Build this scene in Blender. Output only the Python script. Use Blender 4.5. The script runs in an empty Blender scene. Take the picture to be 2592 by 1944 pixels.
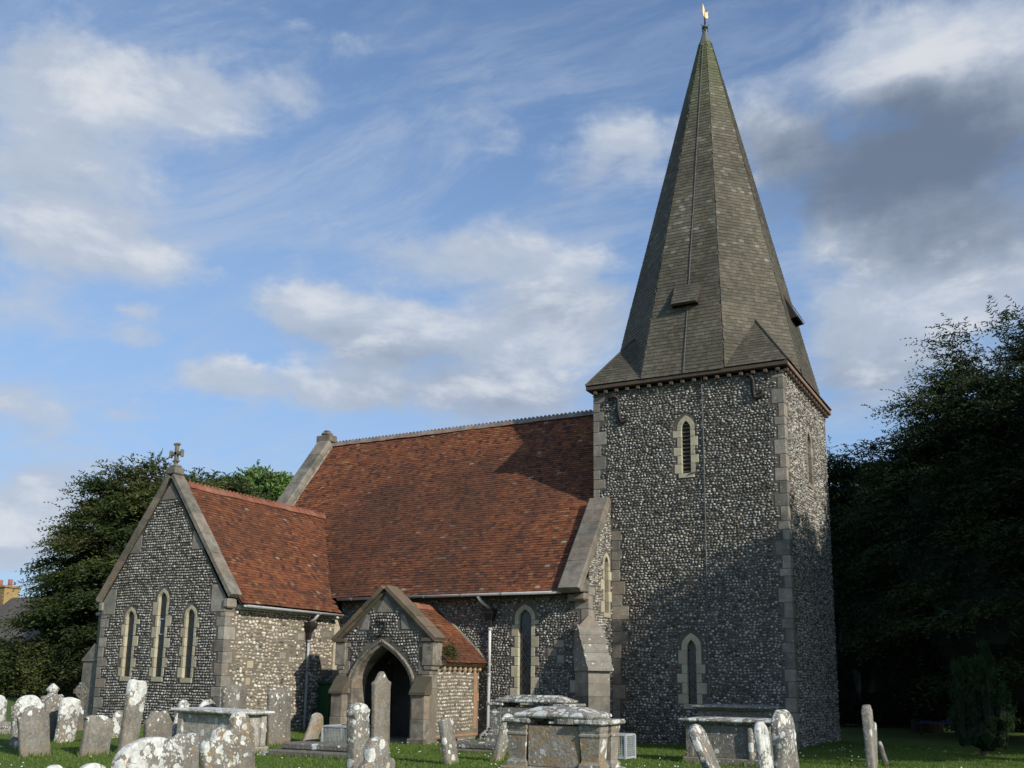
import bpy, bmesh, math, random
import numpy as np
from mathutils import Vector, Matrix, noise
random.seed(7); rng=np.random.default_rng(7)
sc=bpy.context.scene; COL=sc.collection
R=math.radians
# ------------------------------------------------------------------ camera
CAM=np.array([6.069,-26.896,1.6])
cd=bpy.data.cameras.new('camera'); cam=bpy.data.objects.new('camera',cd); COL.objects.link(cam); sc.camera=cam
yaw,pit,rol=R(28.284),R(11.13),R(0.737)
fw=Vector((-math.sin(yaw)*math.cos(pit),math.cos(yaw)*math.cos(pit),math.sin(pit)))
rt=Vector((math.cos(yaw),math.sin(yaw),0)); up=rt.cross(fw)
r2=math.cos(rol)*rt+math.sin(rol)*up; u2=-math.sin(rol)*rt+math.cos(rol)*up
cam.matrix_world=Matrix(((r2.x,u2.x,-fw.x,CAM[0]),(r2.y,u2.y,-fw.y,CAM[1]),(r2.z,u2.z,-fw.z,CAM[2]),(0,0,0,1)))
cd.sensor_width=36; cd.lens=35.42; cd.shift_y=253/2592; cd.clip_start=.1; cd.clip_end=3000
# ------------------------------------------------------------------ sun
SUN=Vector((.841,-.300,.450)).normalized()
sl=bpy.data.lights.new('sun','SUN'); sl.energy=5.0; sl.angle=R(.53); sl.color=(1,.93,.82)
so=bpy.data.objects.new('sun',sl); COL.objects.link(so); so.rotation_euler=SUN.to_track_quat('Z','Y').to_euler()
so.location=(40,-20,40)
sc.view_settings.view_transform='Standard'; sc.view_settings.look='None'; sc.view_settings.exposure=0; sc.view_settings.gamma=1
try: sc.view_settings.use_curve_mapping=False
except Exception: pass
# ------------------------------------------------------------------ node helper
class NT:
    def __init__(s,nt): s.nt=nt
    def n(s,t,**k):
        o=s.nt.nodes.new(t)
        for a,b in k.items(): setattr(o,a,b)
        return o
    def put(s,sock,v):
        if isinstance(v,bpy.types.NodeSocket): s.nt.links.new(v,sock)
        elif isinstance(v,bpy.types.Node): s.nt.links.new(v.outputs[0],sock)
        else: sock.default_value=v
    def m(s,op,a,b=None,c=None,clamp=False):
        o=s.n('ShaderNodeMath',operation=op,use_clamp=clamp); s.put(o.inputs[0],a)
        if b is not None: s.put(o.inputs[1],b)
        if c is not None: s.put(o.inputs[2],c)
        return o.outputs[0]
    def vm(s,op,a,b=None,out=0):
        o=s.n('ShaderNodeVectorMath',operation=op); s.put(o.inputs[0],a)
        if b is not None: s.put(o.inputs[1],b)
        return o.outputs[out]
    def scl(s,c,f):
        o=s.n('ShaderNodeVectorMath',operation='SCALE'); s.put(o.inputs[0],c); s.put(o.inputs[3],f); return o.outputs[0]
    def mr(s,v,a,b,c=0,d=1,smooth=True):
        o=s.n('ShaderNodeMapRange',interpolation_type='SMOOTHSTEP' if smooth else 'LINEAR'); s.put(o.inputs[0],v)
        for i,x in zip((1,2,3,4),(a,b,c,d)): s.put(o.inputs[i],x)
        return o.outputs[0]
    def noise(s,vec,scale,detail=4,rough=.55,dist=0,color=False):
        o=s.n('ShaderNodeTexNoise'); s.put(o.inputs['Vector'],vec); s.put(o.inputs['Scale'],scale); o.inputs['Detail'].default_value=detail
        o.inputs['Roughness'].default_value=rough; o.inputs['Distortion'].default_value=dist
        return o.outputs['Color' if color else 'Fac']
    def vor(s,vec,scale,feature='F1',out='Distance',rnd=1):
        o=s.n('ShaderNodeTexVoronoi',feature=feature); s.put(o.inputs['Vector'],vec); s.put(o.inputs['Scale'],scale); o.inputs['Randomness'].default_value=rnd
        return o.outputs[out]
    def mix(s,f,a,b,mode='MIX'):
        o=s.n('ShaderNodeMix',data_type='RGBA',blend_type=mode); s.put(o.inputs[0],f)
        for i,x in ((6,a),(7,b)):
            if isinstance(x,(tuple,list)) and len(x)==3: x=(*x,1)
            s.put(o.inputs[i],x)
        return o.outputs[2]
    def ramp(s,f,stops):
        o=s.n('ShaderNodeValToRGB'); s.put(o.inputs[0],f); e=o.color_ramp.elements
        while len(e)<len(stops): e.new(.5)
        for el,(p,c) in zip(e,stops): el.position=p; el.color=(*c,1)
        return o.outputs[0]
# ------------------------------------------------------------------ world: blue sky with broken cloud
W_=bpy.data.worlds.new('World'); sc.world=W_; W_.use_nodes=True
nt=W_.node_tree; nt.nodes.clear(); N=NT(nt)
sky=N.n('ShaderNodeTexSky',sky_type='NISHITA'); sky.sun_disc=False; sky.sun_elevation=R(26.8); sky.sun_rotation=math.atan2(SUN.x,SUN.y)
sky.altitude=0; sky.air_density=1.0; sky.dust_density=.6; sky.ozone_density=1.6
D=N.n('ShaderNodeTexCoord').outputs['Generated']
sep=N.n('ShaderNodeSeparateXYZ'); N.put(sep.inputs[0],D); dx,dy,dz=sep.outputs
az=N.m('MULTIPLY',N.m('ARCTAN2',dx,dy),57.2958); el=N.m('MULTIPLY',N.m('ARCSINE',dz),57.2958)
cv=N.n('ShaderNodeCombineXYZ'); N.put(cv.inputs[0],az); N.put(cv.inputs[1],el)
flat=N.n('ShaderNodeCombineXYZ'); den=N.m('ADD',N.m('MAXIMUM',dz,0),.14)
N.put(flat.inputs[0],N.m('DIVIDE',dx,den)); N.put(flat.inputs[1],N.m('DIVIDE',dy,den)); flat=flat.outputs[0]
# ragged edges: shift the lookup by noise
def warp(scale,amt,detail):
    w=N.vm('SUBTRACT',N.noise(cv.outputs[0],scale,detail,.6,color=True),(.5,.5,.5)); return N.vm('MULTIPLY',w,(amt,amt*.55,0))
P=N.vm('ADD',N.vm('ADD',cv.outputs[0],warp(.16,3.4,3)),warp(.8,2.2,6))
CL=[(-51.3,30.9,5.7,1.5,1.0),(-55.5,29.2,3.8,2.0,1.0),(-49.0,30.0,4.4,1.7,0.9),(-55.1,26.1,5.3,2.5,0.75),(-43.0,31.3,2.1,1.2,0.6),(-41.4,31.3,1.4,1.4,0.5),(-38.9,33.9,1.7,0.9,0.6),(-55.4,23.7,4.6,2.3,0.7),(-51.4,22.1,4.0,1.8,1.0),(-55.6,21.3,2.7,1.7,0.7),(-54.9,18.7,2.5,1.2,1.2),(-44.9,25.4,9.7,3.3,0.45),(-49.8,19.5,1.2,0.4,0.8),(-49.8,18.1,1.4,0.8,0.8),(-38.4,20.4,3.5,1.3,1.3),(-35.1,19.9,2.6,1.3,1.0),(-40.9,20.0,2.5,1.3,1.0),(-37.6,18.3,3.5,1.0,1.0),(-33.8,23.5,3.6,1.3,0.9),(-29.3,24.9,2.9,1.3,0.8),(-45.1,16.2,2.2,1.0,1.2),(-40.6,15.7,4.1,1.3,0.9),(-36.4,16.4,4.2,1.3,0.9),(-31.8,18.3,4.7,2.2,1.0),(-27.6,20.0,5.2,2.4,1.0),(-27.4,23.0,4.3,1.7,0.9),(-24.8,24.1,2.4,1.3,0.9),(-29.4,15.7,5.8,1.6,0.9),(-22.1,30.0,2.9,1.4,0.8),(-23.6,27.6,4.1,1.7,0.8),(-20.2,29.3,1.7,1.2,0.7),(-14.0,29.8,3.2,2.4,0.9),(-4.3,27.0,6.4,5.0,1.6),(-5.9,32.7,4.2,2.2,1.0),(-0.8,31.9,3.8,2.3,1.1),(-12.0,28.8,2.0,1.4,0.9),(-10.2,24.8,3.2,2.0,0.6),(-10.1,19.0,2.7,1.9,1.0),(-7.4,16.9,4.4,2.3,1.0),(-4.8,20.1,4.3,2.0,0.9),(-1.2,21.0,3.0,2.2,1.0),(-55.3,14.0,2.1,0.9,1.2),(-54.3,12.5,3.1,1.0,1.0),(-53.5,8.3,2.8,1.5,2.0),(-54.6,6.6,2.4,1.4,1.6),(-51.6,7.6,1.6,.9,1.2),(-54.5,9.8,3.8,1.2,0.6),(-49.7,14.0,1.2,0.6,0.5),(-42.2,11.9,4.4,1.1,0.5),(-50.1,11.2,5.1,0.8,0.5),(-37.9,15.6,2.3,1.3,0.6),(-24.1,20.6,3.0,2.6,0.9),(-1.5,28.6,3.1,2.2,0.8)]
def blobsum(lst,k=1.75):
    tot=None
    for a,e,ra,re,w in lst:
        q=N.vm('MULTIPLY',N.vm('SUBTRACT',P,(a,e,0)),(1/(ra*k),1/(re*k),0))
        v=N.mr(N.vm('LENGTH',q,out=1),1,0,0,w)
        tot=v if tot is None else N.m('ADD',tot,v)
    return tot
big=blobsum(CL)
# cloud cover continues over the rest of the sky
view=N.mr(N.vm('LENGTH',N.vm('MULTIPLY',N.vm('SUBTRACT',cv.outputs[0],(-28,18,0)),(1/44,1/24,0)),out=1),.8,1.1,0,1)
fb=N.noise(flat,1.15,6,.6,.3)
rest=N.m('MULTIPLY',N.mr(fb,.49,.70,0,1.0),view)
Qd=N.vm('MULTIPLY',D,(1,1,2.3))
f1=N.noise(Qd,6.4,10,.60,.25); f2=N.noise(N.vm('ADD',Qd,(SUN.x*.030,SUN.y*.030,.050)),6.4,6,.60,.25)
cov=N.m('ADD',N.m('MINIMUM',big,1.9),rest)
dens=N.m('ADD',N.m('MULTIPLY',cov,.80),N.m('MULTIPLY',N.m('SUBTRACT',f1,.5),3.1))
a1=N.m('MULTIPLY',N.mr(dens,.22,1.06),.90)
wisp=N.noise(N.vm('MULTIPLY',N.vm('ADD',flat,warp(.3,.05,3)),(2.2,5.5,1)),1.0,8,.68,.6)
a2=N.m('MULTIPLY',N.mr(N.m('ADD',wisp,N.m('MULTIPLY',cov,.14)),.40,.78,0,.60),N.mr(N.noise(flat,.8,3),.35,.55,.35,1))
alpha=N.m('SUBTRACT',1,N.m('MULTIPLY',N.m('SUBTRACT',1,a1),N.m('SUBTRACT',1,a2)))
# thickness -> sunlit white at the rims, grey where thick
GR=[(-9,28.5,4.5,2.6,.7),(-1,27.6,5,2.8,.8),(-4.3,26.2,6,3.4,1.1),(-7.0,27.5,4,2.4,.6),(-14,29.5,3,2,.7),(-13,26,3,1.6,.6),(-24.5,21,4.5,1.6,.6),(-30,17.6,6,1.3,.5),(-9,16.5,6,1.3,.6),(-54.8,10.4,4,.7,.4),(-2,23.0,5,1.2,.7),(-38,18.6,5,.8,.4),(-28,15.5,8,1.2,.5)]
lit=N.m('MULTIPLY',N.m('SUBTRACT',f1,f2),3.0)
gr=N.m('ADD',blobsum(GR,2.1),N.m('MULTIPLY',N.m('SUBTRACT',N.noise(Qd,3.6,7,.62),.5),1.3))
gr=N.mr(N.m('SUBTRACT',gr,N.m('MULTIPLY',lit,.5)),-.2,2.1)
ccol=N.mix(gr,(.50,.57,.685),(.155,.20,.28))
hl=N.mr(N.m('ADD',N.m('MULTIPLY',dens,.55),lit),.45,1.5,0,.7)
ccol=N.mix(N.m('MULTIPLY',hl,N.mr(gr,.15,.7,1,0)),ccol,(.80,.81,.83))
skyc=N.mix(1.0,sky.outputs[0],(.105,.128,.155),'MULTIPLY')
veil=N.mr(N.m('ADD',el,N.m('MULTIPLY',az,.22)),37,-8,.10,.76)
skyc=N.mix(veil,skyc,(.36,.53,.80))
fin=N.mix(alpha,skyc,ccol)
bg=N.n('ShaderNodeBackground'); N.put(bg.inputs[0],fin); bg.inputs[1].default_value=1.0
# the sky texture is already scaled to a strength of about 0.08 in skyc
wo=N.n('ShaderNodeOutputWorld'); N.put(wo.inputs[0],bg)
W_.cycles.sampling_method='MANUAL'; W_.cycles.sample_map_resolution=512
# ------------------------------------------------------------------ materials
def mat(name):
    m=bpy.data.materials.new(name); m.use_nodes=True; n=NT(m.node_tree); b=m.node_tree.nodes['Principled BSDF']
    b.inputs['Specular IOR Level'].default_value=.3; return m,n,b
def objc(n): return n.n('ShaderNodeTexCoord').outputs['Object']
def wpos(n): return n.n('ShaderNodeNewGeometry').outputs['Position']
def bump(n,b,h,s=.4,d=.02):
    o=n.n('ShaderNodeBump'); n.put(o.inputs['Height'],h); o.inputs['Strength'].default_value=s; o.inputs['Distance'].default_value=d; n.put(b.inputs['Normal'],o.outputs[0])
def attr(n,a,t='GEOMETRY',out='Color'):
    o=n.n('ShaderNodeAttribute',attribute_type=t,attribute_name=a); return o.outputs[out]
def m_attr(name,rough,ns,amt,stain=None,bs=.3):
    m,n,b=mat(name); w=wpos(n); c=attr(n,'Col')
    f=n.noise(w,ns,5,.6); v=n.mr(f,.25,.75,1-amt,1+amt,False)
    o=n.scl(c,v)
    if stain:
        sc_,lo,hi,cl,a=stain; o=n.mix(n.m('MULTIPLY',n.mr(n.noise(w,sc_,5,.6),lo,hi),a),o,cl)
    n.put(b.inputs['Base Color'],o); n.put(b.inputs['Roughness'],rough)
    if bs: bump(n,b,f,bs,.01)
    return m
M={}
M['flint']=m_attr('flint',.75,38,.5,None,.5)
M['tile']=m_attr('clay_tile',.85,22,.45,(16,.66,.76,(.30,.28,.22),.35),.4)
M['shingle']=m_attr('oak_shingle',.8,14,.3,None,.3)
M['leaf']=None
def m_noise(name,c1,c2,scale,rough=.85,spots=None,rnd=0,bs=.35,detail=5):
    m,n,b=mat(name); w=wpos(n); f=n.noise(w,scale,detail,.62)
    c=n.mix(n.mr(f,.3,.7),c1,c2)
    g=n.noise(w,scale*9,3,.6); c=n.mix(n.mr(g,.35,.75,0,.35),c,tuple(x*.45 for x in c1))
    if rnd:
        r=n.n('ShaderNodeObjectInfo').outputs['Random']; v=n.mr(r,0,1,1-rnd,1+rnd,False)
        c=n.scl(c,v)
        hue=n.m('FRACT',n.m('MULTIPLY',r,7.31)); c=n.mix(n.mr(hue,.55,1,0,.45),c,n.mix(.5,c,(.34,.22,.15),'MIX'))
    if spots:
        for sc_,th,cl,a in spots:
            d=n.m('ADD',n.vor(w,sc_),n.m('MULTIPLY',n.noise(w,sc_*3,3),.25)); c=n.mix(n.mr(d,th,th-.05,0,a),c,cl)
    n.put(b.inputs['Base Color'],c); b.inputs['Roughness'].default_value=rough
    if bs: bump(n,b,n.m('ADD',f,n.m('MULTIPLY',g,.6)),bs,.02)
    return m
M['mortar_dark']=m_noise('flint_wall_mortar',(.078,.069,.056),(.13,.115,.095),2.2)
M['mortar_mid']=m_noise('grey_lime_mortar',(.13,.115,.09),(.19,.165,.125),2.2)
M['mortar_pale']=m_noise('lime_mortar',(.30,.265,.20),(.20,.175,.13),2.2)
M['stone']=m_noise('quoin_stone',(.26,.24,.20),(.15,.136,.112),2.6,spots=[(7,.28,(.44,.44,.40),.6),(15,.22,(.10,.09,.08),.5)],rnd=.30,bs=.6)
M['cream']=m_noise('cream_limestone',(.43,.39,.275),(.34,.305,.22),4.0,rnd=.15,spots=[(8,.2,(.2,.18,.14),.5)])
M['coping']=m_noise('coping_stone',(.198,.182,.148),(.095,.088,.073),3.6,spots=[(7,.22,(.46,.46,.42),.6),(16,.24,(.36,.33,.24),.6),(11,.2,(.05,.045,.04),.6)],rnd=.2,bs=.6)
M['lichen_slab']=m_noise('lichened_slab',(.24,.225,.19),(.17,.155,.13),3.0,spots=[(5,.34,(.52,.52,.48),.8),(11,.3,(.45,.45,.42),.6)],rnd=.2,bs=.6)
M['moss_coping']=m_noise('mossy_coping',(.105,.088,.064),(.080,.070,.042),5.0,spots=[(9,.22,(.26,.23,.08),.7),(15,.18,(.4,.4,.36),.5)],rnd=.15)
M['render']=m_noise('stone_dressing',(.25,.222,.175),(.10,.09,.073),4.5,spots=[(6,.26,(.40,.38,.33),.55),(13,.2,(.26,.18,.07),.5),(21,.22,(.06,.055,.05),.5)],rnd=.18,bs=.6)
M['brown']=m_noise('brown_board',(.10,.072,.054),(.075,.055,.042),6)
M['westboard']=m_noise('weathered_board',(.25,.175,.125),(.18,.125,.09),6)  # paler brown for the west fascia of the tower
M['cornice']=m_noise('cornice_board',(.42,.29,.19),(.36,.24,.155),6)
M['plasterbrick']=m_noise('brick_pier',(.34,.20,.12),(.27,.16,.10),6)
M['lead']=m_noise('lead',(.10,.105,.105),(.15,.155,.15),8,.6)
M['hip']=m_noise('hip_shingle',(.085,.078,.056),(.065,.06,.045),6)
M['iron']=m_noise('black_iron',(.018,.016,.015),(.03,.024,.02),10,.6)
M['plastic']=m_noise('grey_gutter',(.40,.41,.42),(.33,.34,.35),3,.45,bs=0)
M['whitepipe']=m_noise('white_pipe',(.62,.62,.61),(.52,.52,.50),3,.45,bs=0)
M['darkpipe']=m_noise('grey_pipe',(.24,.245,.25),(.19,.195,.2),3,.5,bs=0)  # lower pipe length darkened: the porch shadow is put into its colour
M['door']=m_noise('dark_oak',(.03,.022,.016),(.02,.015,.011),7,.6)
M['gold']=m_noise('gilt',(.80,.62,.30),(.72,.52,.24),6,.35,bs=0)
M['bark']=m_noise('bark',(.10,.07,.05),(.055,.04,.03),6,.9)
M['green']=m_noise('green_paint',(.01,.06,.02),(.012,.05,.02),4,.5,bs=0)
M['blue']=m_noise('blue_paint',(.05,.11,.30),(.06,.12,.28),4,.5,bs=0)
M['galv']=m_noise('galvanised',(.42,.44,.45),(.33,.35,.36),8,.5,bs=0)
M['thatch']=m_noise('thatch',(.105,.095,.082),(.075,.068,.06),1.3)
M['chimney']=m_noise('chimney_brick',(.27,.18,.08),(.31,.235,.10),5,rnd=.2)
M['pot']=m_noise('chimney_pot',(.32,.12,.08),(.26,.1,.07),5)
M['white']=m_noise('white_plaster',(.62,.61,.57),(.55,.53,.49),2)
M['louvre']=m_noise('grey_louvre',(.20,.17,.12),(.15,.125,.09),6)
m,n,b=mat('leaded_glass'); w=objc(n)
b.inputs['Roughness'].default_value=.18; b.inputs['Specular IOR Level'].default_value=.5
sx=n.n('ShaderNodeSeparateXYZ'); n.put(sx.inputs[0],wpos(n)); h=n.m('ADD',sx.outputs[0],sx.outputs[1])
l1=n.m('PINGPONG',n.m('ADD',n.m('MULTIPLY',h,1.6),sx.outputs[2]),.11); l2=n.m('PINGPONG',n.m('SUBTRACT',n.m('MULTIPLY',h,1.6),sx.outputs[2]),.11)
ld=n.mr(n.m('MINIMUM',l1,l2),.006,.014,1,0)
n.put(b.inputs['Base Color'],n.mix(ld,n.mix(n.mr(n.noise(wpos(n),7,2),.4,.6),(.012,.016,.012),(.03,.035,.028)),(.085,.085,.08)))
n.put(b.inputs['Roughness'],n.mr(ld,0,1,.16,.6)); bump(n,b,n.noise(wpos(n),9,2),.25,.02); M['glass']=m
# weathered gravestone with lichens; amounts come from the object's own properties
m,n,b=mat('lichened_stone'); o=objc(n); oi=n.n('ShaderNodeObjectInfo').outputs['Random']
seed=n.n('ShaderNodeCombineXYZ'); n.put(seed.inputs[0],n.m('MULTIPLY',oi,37)); n.put(seed.inputs[1],n.m('MULTIPLY',oi,91)); n.put(seed.inputs[2],n.m('MULTIPLY',oi,53))
q=n.vm('ADD',o,seed.outputs[0]); so_=n.n('ShaderNodeSeparateXYZ'); n.put(so_.inputs[0],o)
zf=n.m('DIVIDE',so_.outputs[2],attr(n,'h','OBJECT','Fac'))
base=n.mix(n.mr(n.noise(q,3.2,5,.65),.3,.7),(.205,.197,.175),(.125,.118,.102))
base=n.mix(n.mr(n.noise(q,9,4,.65),.45,.7,0,.6),base,(.20,.155,.10))
base=n.mix(n.mr(n.noise(q,17,5,.7),.50,.66,0,.55),base,(.34,.325,.285))
base=n.mix(n.mr(n.noise(q,12,5,.7),.54,.68,0,.6),base,(.085,.075,.062))
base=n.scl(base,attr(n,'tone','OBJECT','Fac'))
base=n.mix(n.mr(n.m('ADD',n.m('MULTIPLY',zf,-1),n.noise(q,5,4)),.2,.5,0,.45),base,(.21,.165,.095))
streak=n.vm('MULTIPLY',q,(9,9,1.2)); base=n.mix(n.mr(n.noise(streak,1,4,.6),.5,.8,0,.5),base,(.09,.08,.07))
og=n.m('ADD',n.noise(q,11,6,.72),n.m('MULTIPLY',n.noise(q,2.4,2),.6))
oth=n.m('SUBTRACT',1.055,attr(n,'orange','OBJECT','Fac'))
base=n.mix(n.mr(n.m('SUBTRACT',og,oth),0,.09,0,.75),base,n.mix(n.noise(q,22,3),(.27,.155,.045),(.25,.19,.10)))
nz=n.noise(q,7,4,.6,color=True); qq=n.vm('ADD',q,n.scl(n.vm('SUBTRACT',nz,(.5,.5,.5)),.10))
wl=attr(n,'lichen','OBJECT','Fac')
# crustose patches: round colonies that merge, denser towards the top
grow=n.m('ADD',wl,n.m('MULTIPLY',attr(n,'topl','OBJECT','Fac'),n.mr(zf,.50,1.0,-.50,.60,False)))
grow=n.m('ADD',grow,n.m('MULTIPLY',n.m('SUBTRACT',n.noise(q,2.1,3),.5),1.0))
white=None
for s_,rr in ((5.0,.60),(11,.48),(27,.44)):
    vo=n.n('ShaderNodeTexVoronoi'); n.put(vo.inputs['Vector'],qq); vo.inputs['Scale'].default_value=s_
    cr=n.n('ShaderNodeSeparateColor'); n.put(cr.inputs[0],vo.outputs['Color'])
    rad=n.m('MULTIPLY',n.mr(n.m('SUBTRACT',grow,cr.outputs[0]),-.55,.55,0,1.3,False),rr)
    k=n.mr(n.m('SUBTRACT',rad,vo.outputs['Distance']),0,.06,0,n.mr(cr.outputs[1],0,1,.62,1,False))
    k=n.m('MULTIPLY',k,n.m('GREATER_THAN',rad,.06)); white=k if white is None else n.m('MAXIMUM',white,k)
speck=n.mr(n.noise(q,30,4,.7),.60,.68,0,.6); white2=n.m('MAXIMUM',n.m('MULTIPLY',white,n.mr(n.noise(q,26,4,.7),.25,.42,.35,1)),n.m('MULTIPLY',speck,n.mr(grow,-.1,.6)))
wc=n.mix(n.mr(n.noise(q,14,4,.6),.35,.65),(.68,.69,.645),(.46,.475,.445))
c=n.mix(white2,base,wc); n.put(b.inputs['Base Color'],c); b.inputs['Roughness'].default_value=.92
bump(n,b,n.m('ADD',n.m('ADD',n.noise(q,20,5,.65),n.m('MULTIPLY',white,.35)),n.m('MULTIPLY',n.noise(q,5,3),.8)),.7,.02); M['grave']=m
# lawn
m,n,b=mat('lawn'); w=wpos(n)
c=n.mix(n.mr(n.noise(w,.5,4,.6),.35,.65),(.075,.125,.014),(.10,.155,.022)); c=n.mix(n.mr(n.noise(w,14,5,.7),.35,.7),c,(.06,.095,.014))
c=n.mix(n.mr(n.noise(w,2.3,5,.7),.62,.75,0,.6),c,(.10,.085,.03)); n.put(b.inputs['Base Color'],c); b.inputs['Roughness'].default_value=.9
bump(n,b,n.noise(w,30,4,.7),.8,.04); M['lawn']=m
def m_leaf(name,trans=.25,rough=.6):
    m,n,b=mat(name); c=attr(n,'Col'); n.put(b.inputs['Base Color'],c); b.inputs['Roughness'].default_value=rough; b.inputs['Specular IOR Level'].default_value=.25
    t=n.n('ShaderNodeBsdfTranslucent'); sc2=n.vm('MULTIPLY',c,(1.1,1.3,.5)); n.put(t.inputs[0],sc2); mx=n.n('ShaderNodeMixShader'); mx.inputs[0].default_value=trans
    out=[x for x in n.nt.nodes if x.type=='OUTPUT_MATERIAL'][0]; n.put(mx.inputs[1],b.outputs[0]); n.put(mx.inputs[2],t.outputs[0]); n.put(out.inputs[0],mx.outputs[0]); return m
M['leaf']=m_leaf('foliage'); M['blade']=m_leaf('grass_blade',.3)
m,n,b=mat('daisy'); b.inputs['Base Color'].default_value=(.75,.74,.68,1); M['daisy']=m
# ------------------------------------------------------------------ mesh / object helpers
def link(name,me,parent=None,matn=None,smooth=False):
    o=bpy.data.objects.new(name,me); COL.objects.link(o)
    if parent is not None: o.parent=parent
    if matn and not me.materials: me.materials.append(M[matn])
    if smooth and len(me.polygons): me.polygons.foreach_set('use_smooth',np.ones(len(me.polygons),bool))
    return o
def thing(name,label,cat,loc=(0,0,0),group=None):
    o=bpy.data.objects.new(name,None); COL.objects.link(o); o.location=loc; o.empty_display_size=.3; tag(o,label,cat,group); return o
def tag(o,label,cat,group=None):
    o['label']=label; o['category']=cat
    if group: o['group']=group
    return o
def kind(o,k): o['kind']=k; return o
def pydata(name,v,f,parent=None,matn=None,smooth=False):
    me=bpy.data.meshes.new(name); me.from_pydata([tuple(map(float,x)) for x in v],[],[tuple(map(int,x)) for x in f]); me.update(); return link(name,me,parent,matn,smooth)
class Bm:
    def __init__(s): s.bm=bmesh.new()
    def box(s,lo,hi,bev=0,rot=None,piv=None):
        lo=Vector(lo);hi=Vector(hi)
        r=bmesh.ops.create_cube(s.bm,size=1); vs=r['verts']
        for v in vs: v.co=Vector(((v.co.x+.5)*(hi.x-lo.x)+lo.x,(v.co.y+.5)*(hi.y-lo.y)+lo.y,(v.co.z+.5)*(hi.z-lo.z)+lo.z))
        if rot is not None:
            pv=Vector(piv) if piv is not None else (lo+hi)/2
            for v in vs: v.co=pv+rot@(v.co-pv)
        if bev: bmesh.ops.bevel(s.bm,geom=list({e for v in vs for e in v.link_edges}),offset=bev,segments=1,affect='EDGES')
        return s
    def loft(s,rings,cap=True,close=True):
        prev=None; first=None
        for r in rings:
            cur=[s.bm.verts.new(p) for p in r]
            if prev:
                n=len(cur)
                for i in range(n if close else n-1): s.bm.faces.new((prev[i],prev[(i+1)%n],cur[(i+1)%n],cur[i]))
            else: first=cur
            prev=cur
        if cap and close:
            s.bm.faces.new(first[::-1]); s.bm.faces.new(prev)
        return s
    def tube(s,pts,r,seg=10):
        pts=[Vector(p) for p in pts]; rings=[]; rr=r if isinstance(r,(list,tuple)) else [r]*len(pts)
        for i,p in enumerate(pts):
            d=(pts[min(i+1,len(pts)-1)]-pts[max(i-1,0)]).normalized(); a=d.orthogonal() if abs(d.z)>.9 else d.cross(Vector((0,0,1)))
            if abs(d.z)>.9: a=Vector((1,0,0))-d*d.x
            a.normalize(); b_=d.cross(a)
            rings.append([p+rr[i]*(math.cos(t)*a+math.sin(t)*b_) for t in [2*math.pi*k/seg for k in range(seg)]])
        return s.loft(rings)
    def poly(s,pts): s.bm.faces.new([s.bm.verts.new(p) for p in pts]); return s
    def done(s,name,parent=None,matn=None,smooth=False):
        bmesh.ops.recalc_face_normals(s.bm,faces=s.bm.faces)
        me=bpy.data.meshes.new(name); s.bm.to_mesh(me); s.bm.free(); return link(name,me,parent,matn,smooth)
def box(name,lo,hi,parent=None,matn=None,bev=.01,rot=None,piv=None): return Bm().box(lo,hi,bev,rot,piv).done(name,parent,matn)
def fast_mesh(name,V,F,C=None):
    """V (N,k,3) pieces sharing the face list F; C (N,k,3) colours"""
    V=np.asarray(V,np.float32); n,k,_=V.shape
    me=bpy.data.meshes.new(name); me.vertices.add(n*k); me.vertices.foreach_set('co',V.reshape(-1))
    fl=np.concatenate([np.array(f) for f in F]); ln=np.array([len(f) for f in F]); L=len(fl)
    me.loops.add(n*L); me.loops.foreach_set('vertex_index',(fl[None,:]+(np.arange(n)*k)[:,None]).reshape(-1).astype(np.int32))
    tot=np.tile(ln,n); st=np.concatenate([[0],np.cumsum(tot)[:-1]])
    me.polygons.add(len(tot)); me.polygons.foreach_set('loop_start',st.astype(np.int32)); me.polygons.foreach_set('loop_total',tot.astype(np.int32))
    if C is not None:
        a=me.color_attributes.new('Col','FLOAT_COLOR','POINT'); c=np.ones((n*k,4),np.float32); c[:,:3]=np.asarray(C,np.float32).reshape(-1,3); a.data.foreach_set('color',c.reshape(-1))
    me.polygons.foreach_set('use_smooth',np.zeros(len(tot),bool)); me.update(calc_edges=True); return me
FW=np.array(fw);R2=np.array(r2);U2=np.array(u2)
def pix(X):
    d=np.asarray(X)-CAM; z=d@FW; return np.stack([512+1007.6*(d@R2)/z,384+100-1007.6*(d@U2)/z,z],-1)
class Pieces:
    """alike pieces: the 300 that show largest become parts of their own, the rest one stuff part"""
    def __init__(s,F): s.F=F; s.V=[];s.C=[];s.P=[]
    def add(s,V,C,parent): s.V.append(V);s.C.append(C);s.P.append(parent)
    def build(s,name,restname,matn,root,smooth=False,limit=300):
        V=np.array(s.V);C=np.array(s.C); cen=V.mean(1); p=pix(V.reshape(-1,3)).reshape(len(V),-1,3)
        ext=(p[:,:,0].max(1)-p[:,:,0].min(1))*(p[:,:,1].max(1)-p[:,:,1].min(1)); c=p.mean(1)
        ok=(c[:,0]>4)&(c[:,0]<1020)&(c[:,1]>4)&(c[:,1]<760)&(c[:,2]>1); ext=np.where(ok,ext,0)*s.face(V)
        order=np.argsort(-ext); top=order[:limit]; rest=order[limit:]
        for i in top: 
            o=link(name,fast_mesh(name,(V[i]-cen[i])[None],s.F,C[i][None]),s.P[i],matn,smooth); o.location=Vector(cen[i])-s.P[i].location
        if len(rest): kind(link(restname,fast_mesh(restname,V[rest],s.F,C[rest]),root,matn,smooth),'stuff')
    def face(s,V): return np.ones(len(V))
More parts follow.
